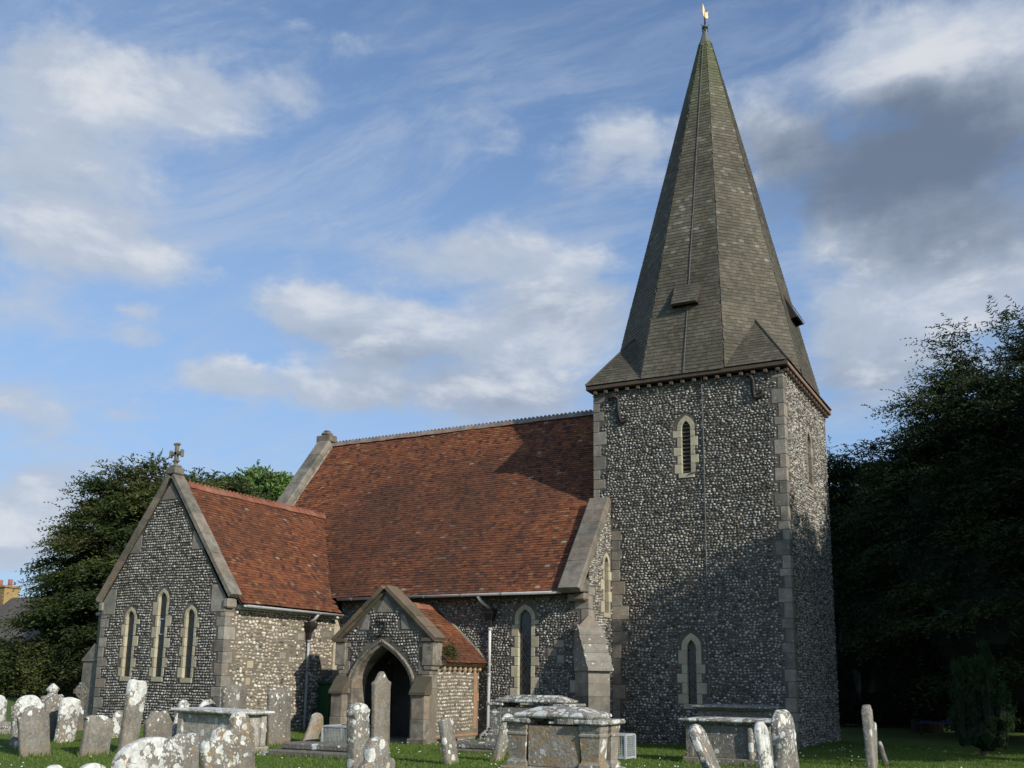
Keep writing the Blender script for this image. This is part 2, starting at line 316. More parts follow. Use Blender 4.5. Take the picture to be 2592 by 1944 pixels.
# ------------------------------------------------------------------ ground
def gz(x,y=0): return min(.75,.05*max(0,-10.5-x))
xs=np.unique(np.concatenate([np.linspace(-600,-60,24),np.linspace(-60,30,181),np.linspace(30,600,24)])); ys=np.unique(np.concatenate([np.linspace(-200,-30,12),np.linspace(-30,25,111),np.linspace(25,800,28)]))
gx,gy=np.meshgrid(xs,ys); gzv=np.clip(.05*np.maximum(0,-10.5-gx),0,.75)+.02*np.sin(gx*.9+gy*.3)*np.sin(gy*.7)*(np.abs(gx)<60)
nx,ny=len(xs),len(ys); v=np.stack([gx,gy,gzv],-1).reshape(-1,3)
f=[(j*nx+i,j*nx+i+1,(j+1)*nx+i+1,(j+1)*nx+i) for j in range(ny-1) for i in range(nx-1)]
gr_=pydata('ground',v,f,None,'lawn',True); kind(gr_,'structure'); gr_['label']='mown green churchyard lawn dotted with daisies'
# ------------------------------------------------------------------ church
church=thing('church','flint parish church with red tiled roofs and a shingled broach spire over its tower','church',(0,0,0))
def part(name): o=bpy.data.objects.new(name,None); COL.objects.link(o); o.parent=church; return o
W,DP,ZT=5.653,5.666,10.146
YN,ZE_N,YR,ZR=-1.607,4.073,2.833,10.349
XW=-5.115; XE=-17.667
X1,X2,YT=-18.328,-13.52,-6.581
P1,P2,YP=-11.484,-8.522,-4.206
flints=Pieces([(i,(i+1)%8,8+(i+1)%8,8+i) for i in range(8)]+[tuple(range(8,16))])
tiles=Pieces([(0,1,5,4),(4,5,6,7),(0,4,7,3),(1,2,6,5),(3,2,1,0),(2,3,7,6)])
shingles=Pieces(tiles.F)
def arch_pts(xc,r,zs,h,n=7,e=3.0):
    L=[(xc-r*(1-(k/n)**e),zs+h*k/n) for k in range(n+1)]; Rr=[(xc+r*(1-(k/n)**e),zs+h*k/n) for k in range(n-1,-1,-1)]; return L+Rr
class Wall:
    def __init__(s,name,O,a,nrm,outline,matn):
        s.O=Vector(O); s.a=Vector(a); s.n=Vector(nrm); s.out=outline; s.holes=[]; s.ex=[]; s.name=name; s.matn=matn; s.obj=None
    def w(s,x,z,d=0): return s.O+s.a*x+Vector((0,0,z))+s.n*d
    def build(s):
        bm=bmesh.new(); edges=[]
        for loop in [s.out]+s.holes:
            vs=[bm.verts.new(s.w(x,z)) for x,z in loop]
            for i in range(len(vs)): edges.append(bm.edges.new((vs[i],vs[(i+1)%len(vs)])))
        bmesh.ops.triangle_fill(bm,use_beauty=True,use_dissolve=False,edges=edges)
        for f_ in bm.faces:
            f_.normal_update()
            if f_.normal.dot(s.n)<0: f_.normal_flip()
        me=bpy.data.meshes.new(s.name); bm.to_mesh(me); bm.free(); s.obj=link(s.name,me,church,s.matn); return s.obj
    def inside(s,x,z):
        def inp(p,x,z):
            c=False; j=len(p)-1
            for i in range(len(p)):
                if (p[i][1]>z)!=(p[j][1]>z) and x<(p[j][0]-p[i][0])*(z-p[i][1])/(p[j][1]-p[i][1])+p[i][0]: c=not c
                j=i
            return c
        if not inp(s.out,x,z): return False
        for h in s.holes:
            if inp(h,x,z): return False
        for a,b,c,d in s.ex:
            if a<x<b and c<z<d: return False
        return True
    def prism(s,name,pts,d0,d1,parent,matn,bev=.012):
        n=len(pts); cx=sum(p[0] for p in pts)/n; cz=sum(p[1] for p in pts)/n
        def ins(p,k):
            dx,dz=cx-p[0],cz-p[1]; l=math.hypot(dx,dz) or 1; return (p[0]+dx/l*k,p[1]+dz/l*k)
        v=[s.w(x,z,d0) for x,z in pts]+[s.w(x,z,d1-bev) for x,z in pts]+[s.w(*ins(p,bev*1.3),d1) for p in pts]
        f=[(i,(i+1)%n,n+(i+1)%n,n+i) for i in range(n)]+[(n+i,n+(i+1)%n,2*n+(i+1)%n,2*n+i) for i in range(n)]+[tuple(range(2*n,3*n)),tuple(range(n-1,-1,-1))]
        me=bpy.data.meshes.new(name); me.from_pydata(v,[],f); me.update()
        o=link(name,me,parent,matn); return o
    def exbox(s,pts,m=.02):
        x=[p[0] for p in pts]; z=[p[1] for p in pts]; s.ex.append((min(x)-m,max(x)+m,min(z)-m,max(z)+m))
    def flint(s,rs,wmin,wmax,pal,style='rows',prot=.03,z0=-.12):
        zmax=max(p[1] for p in s.out); x0=min(p[0] for p in s.out); x1=max(p[0] for p in s.out)
        P=pal; cols=np.array([c for c,_ in P]); pr=np.array([w_ for _,w_ in P]); pr=pr/pr.sum()
        z=z0; row=0
        ang=np.linspace(0,2*math.pi,9)[:-1]+.39; pw_=.8 if style=='rows' else .95
        while z<zmax:
            x=x0-random.random()*.1
            h=rs*random.uniform(.9,1.12) if style=='rows' else rs
            while x<x1:
                ww=random.uniform(wmin,wmax)
                if style!='rows' and random.random()<.14: ww*=1.5
                cx=x+ww/2; cz=z+h/2+(random.uniform(-.28,.28)*rs if style!='rows' else random.uniform(-.1,.1)*rs)
                hh=h*random.uniform(.72,1.0) if style=='rows' else h*random.uniform(.55,1.3)
                x+=ww+random.uniform(.0,.02)
                cz+=noise.noise(Vector((cx*1.1,z*.6,7)))*.035; kq=1+.22*noise.noise(Vector((cx*.8,cz*.8,3))); hh*=kq
                m_=.4
                if not all(s.inside(cx+ax*ww*m_,cz+az_*hh*m_) for ax,az_ in ((-1,-1),(1,-1),(-1,1),(1,1))): continue
                rad=np.array([random.uniform(.82,1.08) for _ in range(8)]); tw=random.uniform(-.3,.3)
                c_=np.sign(np.cos(ang))*np.abs(np.cos(ang))**pw_; s_=np.sign(np.sin(ang))*np.abs(np.sin(ang))**pw_
                ex=c_*rad*ww*.5; ez=s_*rad*hh*.5+ex*tw*.4
                ki=random.uniform(.38,.68); pd=prot*random.uniform(.6,1.2)
                O=np.array(s.w(cx,cz)); A=np.array(s.a); NN=np.array(s.n)
                tx,tz=random.uniform(-.35,.35),random.uniform(-.35,.35)
                v0=O+ex[:,None]*A+ez[:,None]*np.array([0,0,1])-NN*.004
                ix,iz=ex*ki,ez*ki
                v1=O+ix[:,None]*A+iz[:,None]*np.array([0,0,1])+NN*(pd+ix*tx+iz*tz)[:,None]
                ci=cols[np.searchsorted(np.cumsum(pr),random.random()).clip(0,len(P)-1)]*random.uniform(.75,1.25)
                rim=np.array(s.rim)*random.uniform(.5,1.25)
                C=np.concatenate([np.tile(rim,(8,1)),np.tile(ci,(8,1))])
                flints.add(np.concatenate([v0,v1]),C,s.obj)
            z+=h; row+=1
    rim=(.16,.15,.13)
PAL_D=[((.40,.39,.35),.27),((.25,.24,.215),.30),((.14,.133,.118),.24),((.05,.047,.042),.14),((.21,.16,.10),.04)]
PAL_T=[((.41,.395,.355),.27),((.27,.26,.235),.28),((.14,.133,.118),.22),((.045,.042,.038),.18),((.20,.14,.08),.04)]
PAL_W=[((.45,.43,.39),.34),((.27,.26,.23),.28),((.13,.122,.108),.20),((.05,.047,.042),.12),((.24,.18,.10),.04)]  # paler mix for the west faces, their sunlit look put into the flint colour
PAL_P=[((.52,.49,.42),.32),((.40,.355,.28),.28),((.30,.24,.165),.18),((.19,.17,.13),.14),((.08,.075,.065),.08)]
TF=Wall('tower_wall',(-W,0,0),(1,0,0),(0,-1,0),[(0,-.4),(W,-.4),(W,ZT),(0,ZT)],'mortar_dark')
TW=Wall('tower_wall',(0,0,0),(0,1,0),(1,0,0),[(0,-.4),(DP,-.4),(DP,ZT),(0,ZT)],'mortar_dark')
NL=XW-X2
NF=Wall('nave_wall',(X2,YN,0),(1,0,0),(0,-1,0),[(0,-.4),(NL,-.4),(NL,4.45),(0,4.45)],'mortar_dark')
sl_n=(ZR-ZE_N)/(YR+2.05)
def nave_z(y): return ZE_N+(y+2.05)*sl_n
NW=Wall('nave_wall',(XW,YN,0),(0,1,0),(1,0,0),[(0,-.4),(1.607,-.4),(1.607,nave_z(0)+.1),(0,nave_z(YN)+.1)],'mortar_dark')
TRW=X2-X1; TRM=TRW/2; KZ=3.72; AZ=7.15
TRF=Wall('transept_wall',(X1,YT,0),(1,0,0),(0,-1,0),[(0,-.3),(TRW,-.3),(TRW,KZ),(TRM,AZ),(0,KZ)],'mortar_dark')
TSL=YN-YT
TRS=Wall('transept_wall',(X2,YT,0),(0,1,0),(1,0,0),[(0,-.3),(TSL,-.3),(TSL,3.62),(0,3.62)],'mortar_mid')
PW=P2-P1; PM=PW/2
POF=Wall('porch_wall',(P1,YP,0),(1,0,0),(0,-1,0),[(0,-.3),(PW,-.3),(PW,2.62),(PM,4.02),(0,2.62)],'mortar_dark')
PSL=YN-YP
POS=Wall('porch_wall',(P2,YP,0),(0,1,0),(1,0,0),[(0,-.3),(PSL,-.3),(PSL,2.08),(0,2.08)],'mortar_mid')
PXL=-11.02-P1; PXR=-9.10-P1; PXC=(PXL+PXR)/2
# --- windows
def lancet(wl,xc,w,z0,zs,h,band=.12,louv=False,matn='cream',depth=.13,long_=.12,bars=False):
    win=part('window'); r=w/2
    hole=[(xc-r,z0)]+arch_pts(xc,r,zs,h,8)+[(xc+r,z0)]; wl.holes.append(hole)
    # jamb stones
    z=z0; i=0
    while z<zs-.05:
        hh=min(random.uniform(.24,.34),zs-z)
        if zs-z-hh<.1: hh=zs-z
        for sgn in (-1,1):
            lo=band+(long_ if (i+(sgn>0))%2==0 else .0)*random.uniform(.7,1.2)
            xa,xb=sorted((xc+sgn*r,xc+sgn*(r+lo)))
            pts=[(xa,z+.004),(xb,z+.004),(xb,z+hh-.004),(xa,z+hh-.004)]
            wl.prism('jamb_stone',pts,-depth,.012,win,matn); wl.exbox(pts)
        z+=hh; i+=1
    # arch stones
    inn=arch_pts(xc,r,zs,h,8); out=arch_pts(xc,r+band,zs,h+band*1.25,8)
    for a,b in ((0,2),(2,5),(5,8),(8,11),(11,14),(14,16)):
        pts=out[a:b+1]+inn[a:b+1][::-1]
        wl.prism('arch_stone',pts,-depth,.012,win,matn,.008)
    for a in range(16): wl.exbox([out[a],out[a+1],inn[a],inn[a+1]],.03)
    wl.ex.append((xc-r,xc+r,zs,zs+h+band))
    # sill
    pts=[(xc-r-band*.8,z0-.13),(xc+r+band*.8,z0-.13),(xc+r+band*.8,z0),(xc-r-band*.8,z0)]
    wl.prism('sill',pts,-depth,.03,win,matn); wl.exbox(pts)
    # glass
    pts=[wl.w(x,z,-depth*.8) for x,z in hole]
    pydata('pane',pts,[tuple(range(len(pts)))],win,'iron' if louv else 'glass')
    if louv:
        z=z0+.06
        while z<zs+h*.75:
            rr=r if z<zs else r*(1-((z-zs)/h)**2)
            o_=[wl.w(xc-rr,z+.1,-.2),wl.w(xc+rr,z+.1,-.2),wl.w(xc+rr,z,-.05),wl.w(xc-rr,z,-.05),wl.w(xc-rr,z+.08,-.21),wl.w(xc+rr,z+.08,-.21),wl.w(xc+rr,z-.02,-.06),wl.w(xc-rr,z-.02,-.06)]
            pydata('louvre_slat',o_,[(0,1,2,3),(7,6,5,4),(0,4,5,1),(2,6,7,3),(0,3,7,4),(1,5,6,2)],win,'louvre'); z+=.115
    if bars:
        zb=z0+(zs-z0)*.56
        for zz in (zb,zb+.42): wl.prism('casement_bar',[(xc-r,zz),(xc+r,zz),(xc+r,zz+.03),(xc-r,zz+.03)],-depth*.8+.003,-depth*.8+.03,win,'galv',.004)
        for sg in (-1,1):
            xa,xb=sorted((xc+sg*r,xc+sg*(r-.03))); wl.prism('casement_bar',[(xa,zb+.032),(xb,zb+.032),(xb,zb+.418),(xa,zb+.418)],-depth*.8+.003,-depth*.8+.03,win,'galv',.004)
    return win
lancet(TF,W-2.80,.26,7.46,8.72,.27,.13,True)
lancet(TF,W-2.775,.26,1.08,2.52,.28,.15)
lancet(TW,3.05,.5,7.45,8.65,.4,.16,True,'stone')
lancet(NF,-7.07-X2,.40,1.12,3.32,.30,.12)
lancet(NW,YN*0+1.607-.36,.30,3.55,4.9,.26,.1)
for xc,z0,zs,h in ((-17.12-X1,1.62,3.22,.24),(-15.89-X1,1.62,3.68,.27),(-14.79-X1,1.6,3.22,.24)):
    lancet(TRF,xc,.30,z0,zs,h,.085,depth=.10,bars=(zs>3.4))
# --- porch doorway
arch=part('porch_arch')
z_sp,h_ar=1.38,1.15
hole=[(PXL,-.3)]+arch_pts(PXC,(PXR-PXL)/2,z_sp,h_ar,10,2.2)+[(PXR,-.3)]
POF.holes.append(hole)
r_=(PXR-PXL)/2
def ring(rad_add,hadd): return arch_pts(PXC,r_+rad_add,z_sp,h_ar+hadd,10,2.2)
inn,o1,o2=ring(0,0),ring(.09,.10),ring(.15,.165)
for a in range(0,20,2):
    POF.prism('arch_stone',o1[a:a+3]+inn[a:a+3][::-1],-.6,.02,arch,'render',.01)
    POF.prism('hood_mould',o2[a:a+3]+o1[a:a+3][::-1],-.05,.075,arch,'render',.02)
for a in range(20): POF.exbox([o2[a],o2[a+1],inn[a],inn[a+1]],.03)
for sg,xj in ((-1,PXL),(1,PXR)):
    z=-.3
    while z<z_sp-.02:
        hh=.42 if z>-.2 else .42
        hh=min(hh,z_sp-z)
        xa,xb=sorted((xj,xj+sg*.20)); pts=[(xa,z),(xb,z),(xb,z+hh-.006),(xa,z+hh-.006)]
        POF.prism('jamb_stone',pts,-.6,.02,arch,'render'); POF.exbox(pts); z+=hh
    xa,xb=sorted((xj+sg*.05,xj+sg*.19)); POF.prism('label_stop',[(xa,z_sp-.12),(xb,z_sp-.12),(xb,z_sp),(xa,z_sp)],.021,.11,arch,'render',.02)

# --- build wall sheets
for wl in (TF,TW,NF,NW,TRF,TRS,POF,POS): wl.build()
box('tower_wall',(-W,DP-.02,-.3),(0,DP,ZT),church,'mortar_dark',0)
pydata('tower_wall',[(-W,0,-.3),(-W,DP,-.3),(-W,DP,ZT),(-W,0,ZT)],[(0,1,2,3)],church,'mortar_dark')
# transept east and nave north/east backs
pydata('transept_wall',[(X1,YT,-.3),(X1,YN,-.3),(X1,YN,3.7),(X1,YT,3.7)],[(3,2,1,0)],church,'mortar_pale')
pydata('nave_wall',[(XE,YN,-.3),(XE,7.27,-.3),(XE,7.27,4.6),(XE,YR,ZR-.1),(XE,YN,4.5)],[(4,3,2,1,0)],church,'mortar_dark')
pydata('nave_wall',[(XE,7.27,-.3),(XW,7.27,-.3),(XW,7.27,4.5),(XE,7.27,4.5)],[(0,1,2,3)],church,'mortar_dark')
pydata('nave_wall',[(XW,DP,-.3),(XW,7.27,-.3),(XW,7.27,4.6),(XW,DP,nave_z(0))],[(0,1,2,3)],church,'mortar_dark')
# porch inside: left wall, floor, inner door
pydata('porch_wall',[(P1,YP,-.1),(P1,YN,-.1),(P1,YN,2.1),(P1,YP,2.1)],[(3,2,1,0)],church,'mortar_dark')
box('porch_floor',(P1+.02,YP+.02,-.05),(P2-.02,YN-.01,.03),church,'render',.01)
dr=part('door'); xd=-10.05
pts=[(xd-.62,YN-.03,.03)]+[(x,YN-.03,z) for x,z in arch_pts(xd,.62,1.5,.75,8)]+[(xd+.62,YN-.03,.03)]
pydata('door_leaf',pts,[tuple(range(len(pts)))],dr,'door')
for k in range(6): box('plank',(xd-.6+k*.2,YN-.06,.05),(xd-.41+k*.2,YN-.035,1.55),dr,'door',.006)
# --- quoins at corners
def quoins(wA,xA,sA,wB,xB,sB,z0,z1,hmin=.24,hmax=.42,la=.5,sa=.26,matn='stone',parent=None):
    """wA/wB walls meeting at a corner; (x,s) local x of the corner on each wall and direction into the wall"""
    z=z0; i=0
    while z<z1-.08:
        hh=min(random.uniform(hmin,hmax),z1-z)
        a,b=(la,sa) if i%2==0 else (sa,la); a*=random.uniform(.8,1.15); b*=random.uniform(.85,1.1)
        cornerA=wA.w(xA,z); 
        d=.012
        nA,nB=wA.n,wB.n
        c=cornerA+nA*d+nB*d
        p1=c-nB*a*1.0 if False else c+wA.a*sA*(a+d)
        p2=c+wB.a*sB*(b+d)
        far=p1+wB.a*sB*(b+d)
        lo=(min(c.x,p1.x,p2.x,far.x),min(c.y,p1.y,p2.y,far.y),z+.004); hi=(max(c.x,p1.x,p2.x,far.x),max(c.y,p1.y,p2.y,far.y),z+hh-.004)
        box('quoin',lo,hi,parent or wA.obj,matn,.014)
        for wl,x,s_,l in ((wA,xA,sA,a),(wB,xB,sB,b)): wl.ex.append((min(x,x+s_*l)-.02,max(x,x+s_*l)+.02,z-.01,z+hh+.01))
        z+=hh; i+=1
quoins(TF,W,-1,TW,0,1,-.1,ZT-.12,la=.33,sa=.19,hmin=.2,hmax=.42)
TE=Wall('tower_wall',(-W,0,0),(0,1,0),(-1,0,0),[(0,0),(DP,0),(DP,ZT),(0,ZT)],'mortar_dark'); TE.obj=TF.obj
quoins(TF,0,1,TE,0,1,nave_z(0)-.3,ZT-.12,la=.42,sa=.22)
quoins(NF,NL,-1,NW,0,1,2.9,4.2,la=.42,sa=.26)
quoins(NF,NL,-1,NW,0,1,-.1,2.55,la=.5,sa=.3)
quoins(TRF,TRW,-1,TRS,0,1,0.0,3.35,la=.36,sa=.22,hmin=.25,hmax=.36)
TRE=Wall('transept_wall',(X1,YT,0),(0,1,0),(-1,0,0),[(0,0),(5,0),(5,4),(0,4)],'mortar_pale'); TRE.obj=TRF.obj
quoins(TRF,0,1,TRE,0,1,.15,3.35,la=.36,sa=.22,hmin=.25,hmax=.36)
# tower stones where the nave gable abuts the tower
z=.2; i=0
while z<5.9:
    hh=random.uniform(.26,.44); x0=W+XW+.01; x1=x0+random.uniform(.22,.52 if i%2 else .34)
    pts=[(x0,z+.004),(x1,z+.004),(x1,z+hh-.006),(x0,z+hh-.006)]; TF.prism('quoin',pts,-.02,.014,TF.obj,'stone'); TF.exbox(pts); z+=hh; i+=1
TF.ex.append((0,W+XW,-1,6.9))   # hidden behind the nave gable
TF.ex.append((0,W+XW+.02,-1,6.9))
# transept gable dressings
for pts in ([(TRM-.34,AZ-.56),(TRM+.34,AZ-.56),(TRM,AZ-.08)],[(TRM-1.45,5.1),(TRM-1.0,5.1),(TRM-1.0,5.62),(TRM-1.06,5.62)],[(TRM+1.0,5.1),(TRM+1.45,5.1),(TRM+1.06,5.62),(TRM+1.0,5.62)],
            [(.02,3.36),(.55,3.36),(.55,4.1),(.30,4.1),(.02,3.72)],[(TRW-.55,3.36),(TRW-.02,3.36),(TRW-.02,3.72),(TRW-.30,4.1),(TRW-.55,4.1)]):
    TRF.prism('gable_stone',pts,-.05,.016,TRF.obj,'stone'); TRF.exbox(pts,.01)
# stray pale stones in the transept side wall and a rough band of ashlar near the nave
for k in range(17):
    if k<11: x=random.uniform(3.9,4.8); z=random.uniform(1.3,2.9)
    else: x=random.uniform(.5,3.6); z=random.uniform(.4,3.2)
    ww,hh=random.uniform(.16,.34),random.uniform(.13,.24); pts=[(x,z),(x+ww,z),(x+ww,z+hh),(x,z+hh)]
    if any(a<x+ww and b>x and c<z+hh and d>z for a,b,c,d in TRS.ex): continue
    TRS.prism('ashlar_stone',pts,-.03,.02,TRS.obj,'cream' if k%3==0 else 'stone',.03); TRS.exbox(pts)
pts=[(TSL-.24,.3),(TSL-.02,.3),(TSL-.02,3.55),(TSL-.24,3.55)]
z=.1
while z<3.5:
    hh=random.uniform(.3,.5); q_=[(TSL-.3,z),(TSL-.02,z),(TSL-.02,min(z+hh,3.55)-.006),(TSL-.3,min(z+hh,3.55)-.006)]
    TRS.prism('quoin',q_,-.03,.014,TRS.obj,'cream'); TRS.exbox(q_); z+=hh
# nave front patches of stone by the buttress
for x,z,ww,hh in ((NL-1.05,2.55,.3,.2),(NL-1.25,2.32,.28,.2),(NL-.95,2.12,.22,.22),(NL-1.2,.95,.5,.2),(NL-1.0,.72,.22,.2),(NL-1.35,.75,.18,.18)):
    pts=[(x,z),(x+ww,z),(x+ww,z+hh),(x,z+hh)]; NF.prism('ashlar_stone',pts,-.03,.013,NF.obj,'stone'); NF.exbox(pts)
# porch dressings
for pts in ([(PM-.3,3.42),(PM+.3,3.42),(PM,3.9)],[(PM-.85,2.95),(PM-.55,2.95),(PM-.5,3.36),(PM-.62,3.36)],[(PM+.55,2.95),(PM+.85,2.95),(PM+.62,3.36),(PM+.5,3.36)]):
    POF.prism('gable_stone',pts,-.04,.016,POF.obj,'stone'); POF.exbox(pts,.01)
def pbut(x0,x1):
    o=part('porch_buttress'); 
    b_=Bm().box((x0,YP-.30,-.2),(x1,YP-.022,.62),.015).done('shaft',o,'render')
    Bm().box((x0+.015,YP-.29,.62),(x1-.015,YP-.022,1.28),.012).done('shaft',o,'render')
    s_=Bm(); s_.loft([[(x0-.03,YP-.35,1.24),(x1+.03,YP-.35,1.24),(x1+.03,YP-.35,1.31),(x0-.03,YP-.35,1.31)][::1],[(x0-.03,YP-.02,1.24),(x1+.03,YP-.02,1.24),(x1+.03,YP-.02,1.72),(x0-.03,YP-.02,1.72)]]); s_.done('weathering',o,'moss_coping')
    Bm().box((x0-.06,YP-.36,-.2),(x1+.06,YP-.024,.14),.02).done('plinth',o,'render')
pbut(P1-.03,P1+.37); pbut(P2-.37,P2+.06)
for x0,x1 in ((P1,P1+.36),(P2-.36,P2)): POF.ex.append((x0-P1,x1-P1,-1,1.55))
for xx,sg in ((P1,1),(P2,-1)):
    z=1.4; i=0
    while z<2.6:
        hh=min(.36,2.6-z); a=.36 if i%2 else .26
        xa,xb=sorted((xx-sg*.012,xx+sg*a)); box('quoin',(xa,YP-.014,z+.003),(xb,YP+.34,z+hh-.003),POF.obj,'render',.012); z+=hh; i+=1
        POF.ex.append((min(0 if sg>0 else PW-a,PW),a if sg>0 else PW,z-.4,z+.02))
POS.ex.append((0,.34,-1,3))
# kneeler blocks
for xx,sg in ((P2,1),(P1,-1)):
    k=part('kneeler'); xa,xb=sorted((xx-sg*.22,xx+sg*.13)); Bm().box((xa,YP-.05,2.0),(xb,YP+.40,2.62),.015).done('kneeler_block',k,'render')
    xa,xb=sorted((xx-sg*.18,xx+sg*.08)); Bm().box((xa,YP-.04,1.88),(xb,YP+.36,1.997),.02).done('corbel_block',k,'render')
    xa,xb=sorted((xx-sg*.24,xx+sg*.19)); Bm().box((xa,YP-.10,2.622),(xb,YP+.44,2.72),.015).done('kneeler_cap',k,'moss_coping')
# brick end pier of the porch side and its eaves
pts=[(PSL-.30,.3),(PSL-.12,.3),(PSL-.12,1.9),(PSL-.30,1.9)]; POS.prism('brick_pier',pts,-.02,.016,POS.obj,'plasterbrick'); POS.exbox(pts)
pts=[(PSL-.12,1.05),(PSL-.02,1.05),(PSL-.02,1.28),(PSL-.12,1.28)]; POS.prism('brick_pier',pts,-.02,.016,POS.obj,'plasterbrick'); POS.exbox(pts)
for k in range(9): POS.prism('brick',[(.35+k*.245,.13),(.585+k*.245,.13),(.585+k*.245,.2),(.35+k*.245,.2)],-.02,.02,POS.obj,'plasterbrick')
POS.ex.append((0,PSL,.11,.22))
eb=part('porch_eaves'); box('eaves_board',(P2-.02,YP+.40,2.02),(P2+.22,YN-.02,2.16),eb,'cornice',.01)
for k in range(8): box('corbel',(P2+.0,YP+.5+k*.27,1.90),(P2+.14,YP+.60+k*.27,2.018),eb,'cornice',.012)
# iron anchors (pattress bars)
def anchor(wl,pts,rad=.06):
    o=Bm().tube([wl.w(x,z,.07) for x,z in pts],rad,8).done('iron_anchor',church,'iron',True); return o
def hook(x,z,s):  # S-curved
    return [(x-s*.26,z+.30),(x-s*.22,z+.40),(x-s*.08,z+.42),(x,z+.32),(x+s*.02,z),(x+s*.05,z-.30),(x+s*.14,z-.40),(x+s*.27,z-.36),(x+s*.30,z-.22)]
anchor(TF,hook(W-4.86,9.56,1)); 
anchor(TF,[(W-1.02,10.06),(W-.96,10.09),(W-.86,10.06),(W-.83,9.9),(W-.82,9.55),(W-.78,9.42),(W-.66,9.40),(W-.58,9.48),(W-.57,9.6)])
anchor(POF,[(PM-.42,3.02),(PM-.36,2.86),(PM-.2,2.78),(PM-.02,2.84),(PM+.05,3.0),(PM+.04,3.16)],.03); anchor(POF,[(PM-.25,3.16),(PM+.1,3.16)],.03)
Bm().tube([TF.w(W-2.29,10.3,.05),TF.w(W-2.27,7.4,.04),TF.w(W-2.29,3.0,.04),TF.w(W-2.29,.05,.05)],.014,6).done('lightning_conductor',church,'lead')
Bm().tube([TF.w(W-2.74,7.42,.05),TF.w(W-2.27,7.50,.045)],.012,6).done('lightning_conductor',church,'lead')
# --- flints
NF.ex.append((P1-X2,P2-X2,-1,2.4))
TF.rim=(.14,.133,.118); TF.flint(.074,.053,.115,PAL_T,'random',.034)
TW.rim=(.15,.143,.125); TW.flint(.074,.053,.115,PAL_W,'random',.034)
NF.rim=(.13,.123,.11); NF.flint(.070,.05,.104,PAL_D,'random',.032)
NW.rim=(.2,.19,.165); NW.flint(.070,.05,.104,PAL_W,'random',.03)
TRF.rim=(.14,.133,.118); TRF.flint(.074,.058,.104,PAL_D,'rows',.034)
TRS.rim=(.20,.175,.135); TRS.flint(.098,.08,.16,PAL_P,'random',.034)  # darker rims paint the shadow outline around each flint
POF.rim=(.14,.133,.118); POF.flint(.078,.06,.105,PAL_D,'rows',.032)
POS.rim=(.16,.145,.115); POS.flint(.092,.07,.11,PAL_P,'rows',.034)
def facing(V):
    n=np.cross(V[:,10]-V[:,8],V[:,12]-V[:,8]); n/=np.linalg.norm(n,axis=1)[:,None]+1e-9; d=CAM-V.mean(1); d/=np.linalg.norm(d,axis=1)[:,None]; return (np.einsum('ij,ij->i',n,d)!=0).astype(float)
flints.face=facing
# ------------------------------------------------------------------ roofs
def tile_face(store,parent,poly,updir,nrm,gauge,width,thick,colf,keep=None,lift=.012,jit=.004,over=1.25):
    poly=[Vector(p) for p in poly]; s_=Vector(updir).normalized(); n=Vector(nrm).normalized(); a=s_.cross(n).normalized()
    O=poly[0]; P2d=[((p-O).dot(a),(p-O).dot(s_)) for p in poly]
    tmin=min(p[1] for p in P2d); tmax=max(p[1] for p in P2d)
    j=0; t=tmin
    while t<tmax-gauge*.3:
        tm=min(t+gauge*.5,tmax-1e-4); xs=[]
        for i in range(len(P2d)):
            (x0,t0),(x1,t1)=P2d[i],P2d[(i+1)%len(P2d)]
            if (t0<=tm<t1) or (t1<=tm<t0): xs.append(x0+(x1-x0)*(tm-t0)/(t1-t0))
        if len(xs)>=2:
            xa,xb=min(xs),max(xs); x=xa-width*((.5 if j%2 else 0)+random.uniform(0,.35))
            while x<xb:
                w=width*random.uniform(.94,1.04); x0=max(x,xa)+.0006; x1=min(x+w,xb)-.0006; x+=w
                if x1-x0<.03: continue
                c=O+a*((x0+x1)/2)+s_*tm; sag=(noise.noise(c*.45)*.035+noise.noise(c*1.7)*.010)*(1 if gauge<.11 else .35); tsl=-.03 if random.random()<.006 else 0
                if keep and not keep(c): continue
                t1=min(t+gauge*over,tmax+gauge*.3); dj=random.gauss(0,jit*.8); dl=random.uniform(-jit,jit)*.5; tt=t+random.gauss(0,jit)*.8
                A=np.array(a);S=np.array(s_);NN=np.array(n);Oa=np.array(O)
                def q_(xx,t_,h): return Oa+A*xx+S*(t_+tsl)+NN*(h+sag+.02)
                h0=lift+thick+dj; h1=thick*.6
                V=np.array([q_(x0,tt,h0+dl),q_(x1,tt,h0-dl),q_(x1,t1,h1),q_(x0,t1,h1),q_(x0,tt,h0-thick+dl),q_(x1,tt,h0-thick-dl),q_(x1,t1,0),q_(x0,t1,0)])
                V=V[[0,1,2,3,4,5,6,7]]
                cc=np.array(colf(c)); store.add(V[[3,2,1,0,7,6,5,4]][[3,2,1,0,7,6,5,4]],np.tile(cc,(8,1)),parent)
        t+=gauge; j+=1
tiles.F=[(0,1,2,3),(4,5,1,0),(4,0,3,7),(1,5,6,2),(7,6,5,4),(3,2,6,7)]; shingles.F=tiles.F
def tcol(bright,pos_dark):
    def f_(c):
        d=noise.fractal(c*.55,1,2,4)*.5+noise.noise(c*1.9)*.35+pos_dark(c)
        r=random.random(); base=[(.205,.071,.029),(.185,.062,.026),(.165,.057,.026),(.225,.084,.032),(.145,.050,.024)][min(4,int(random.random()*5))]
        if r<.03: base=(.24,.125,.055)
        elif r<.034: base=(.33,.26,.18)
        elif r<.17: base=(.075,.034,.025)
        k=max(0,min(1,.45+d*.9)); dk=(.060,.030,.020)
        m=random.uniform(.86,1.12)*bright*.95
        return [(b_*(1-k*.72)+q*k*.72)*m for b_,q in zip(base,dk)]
    return f_
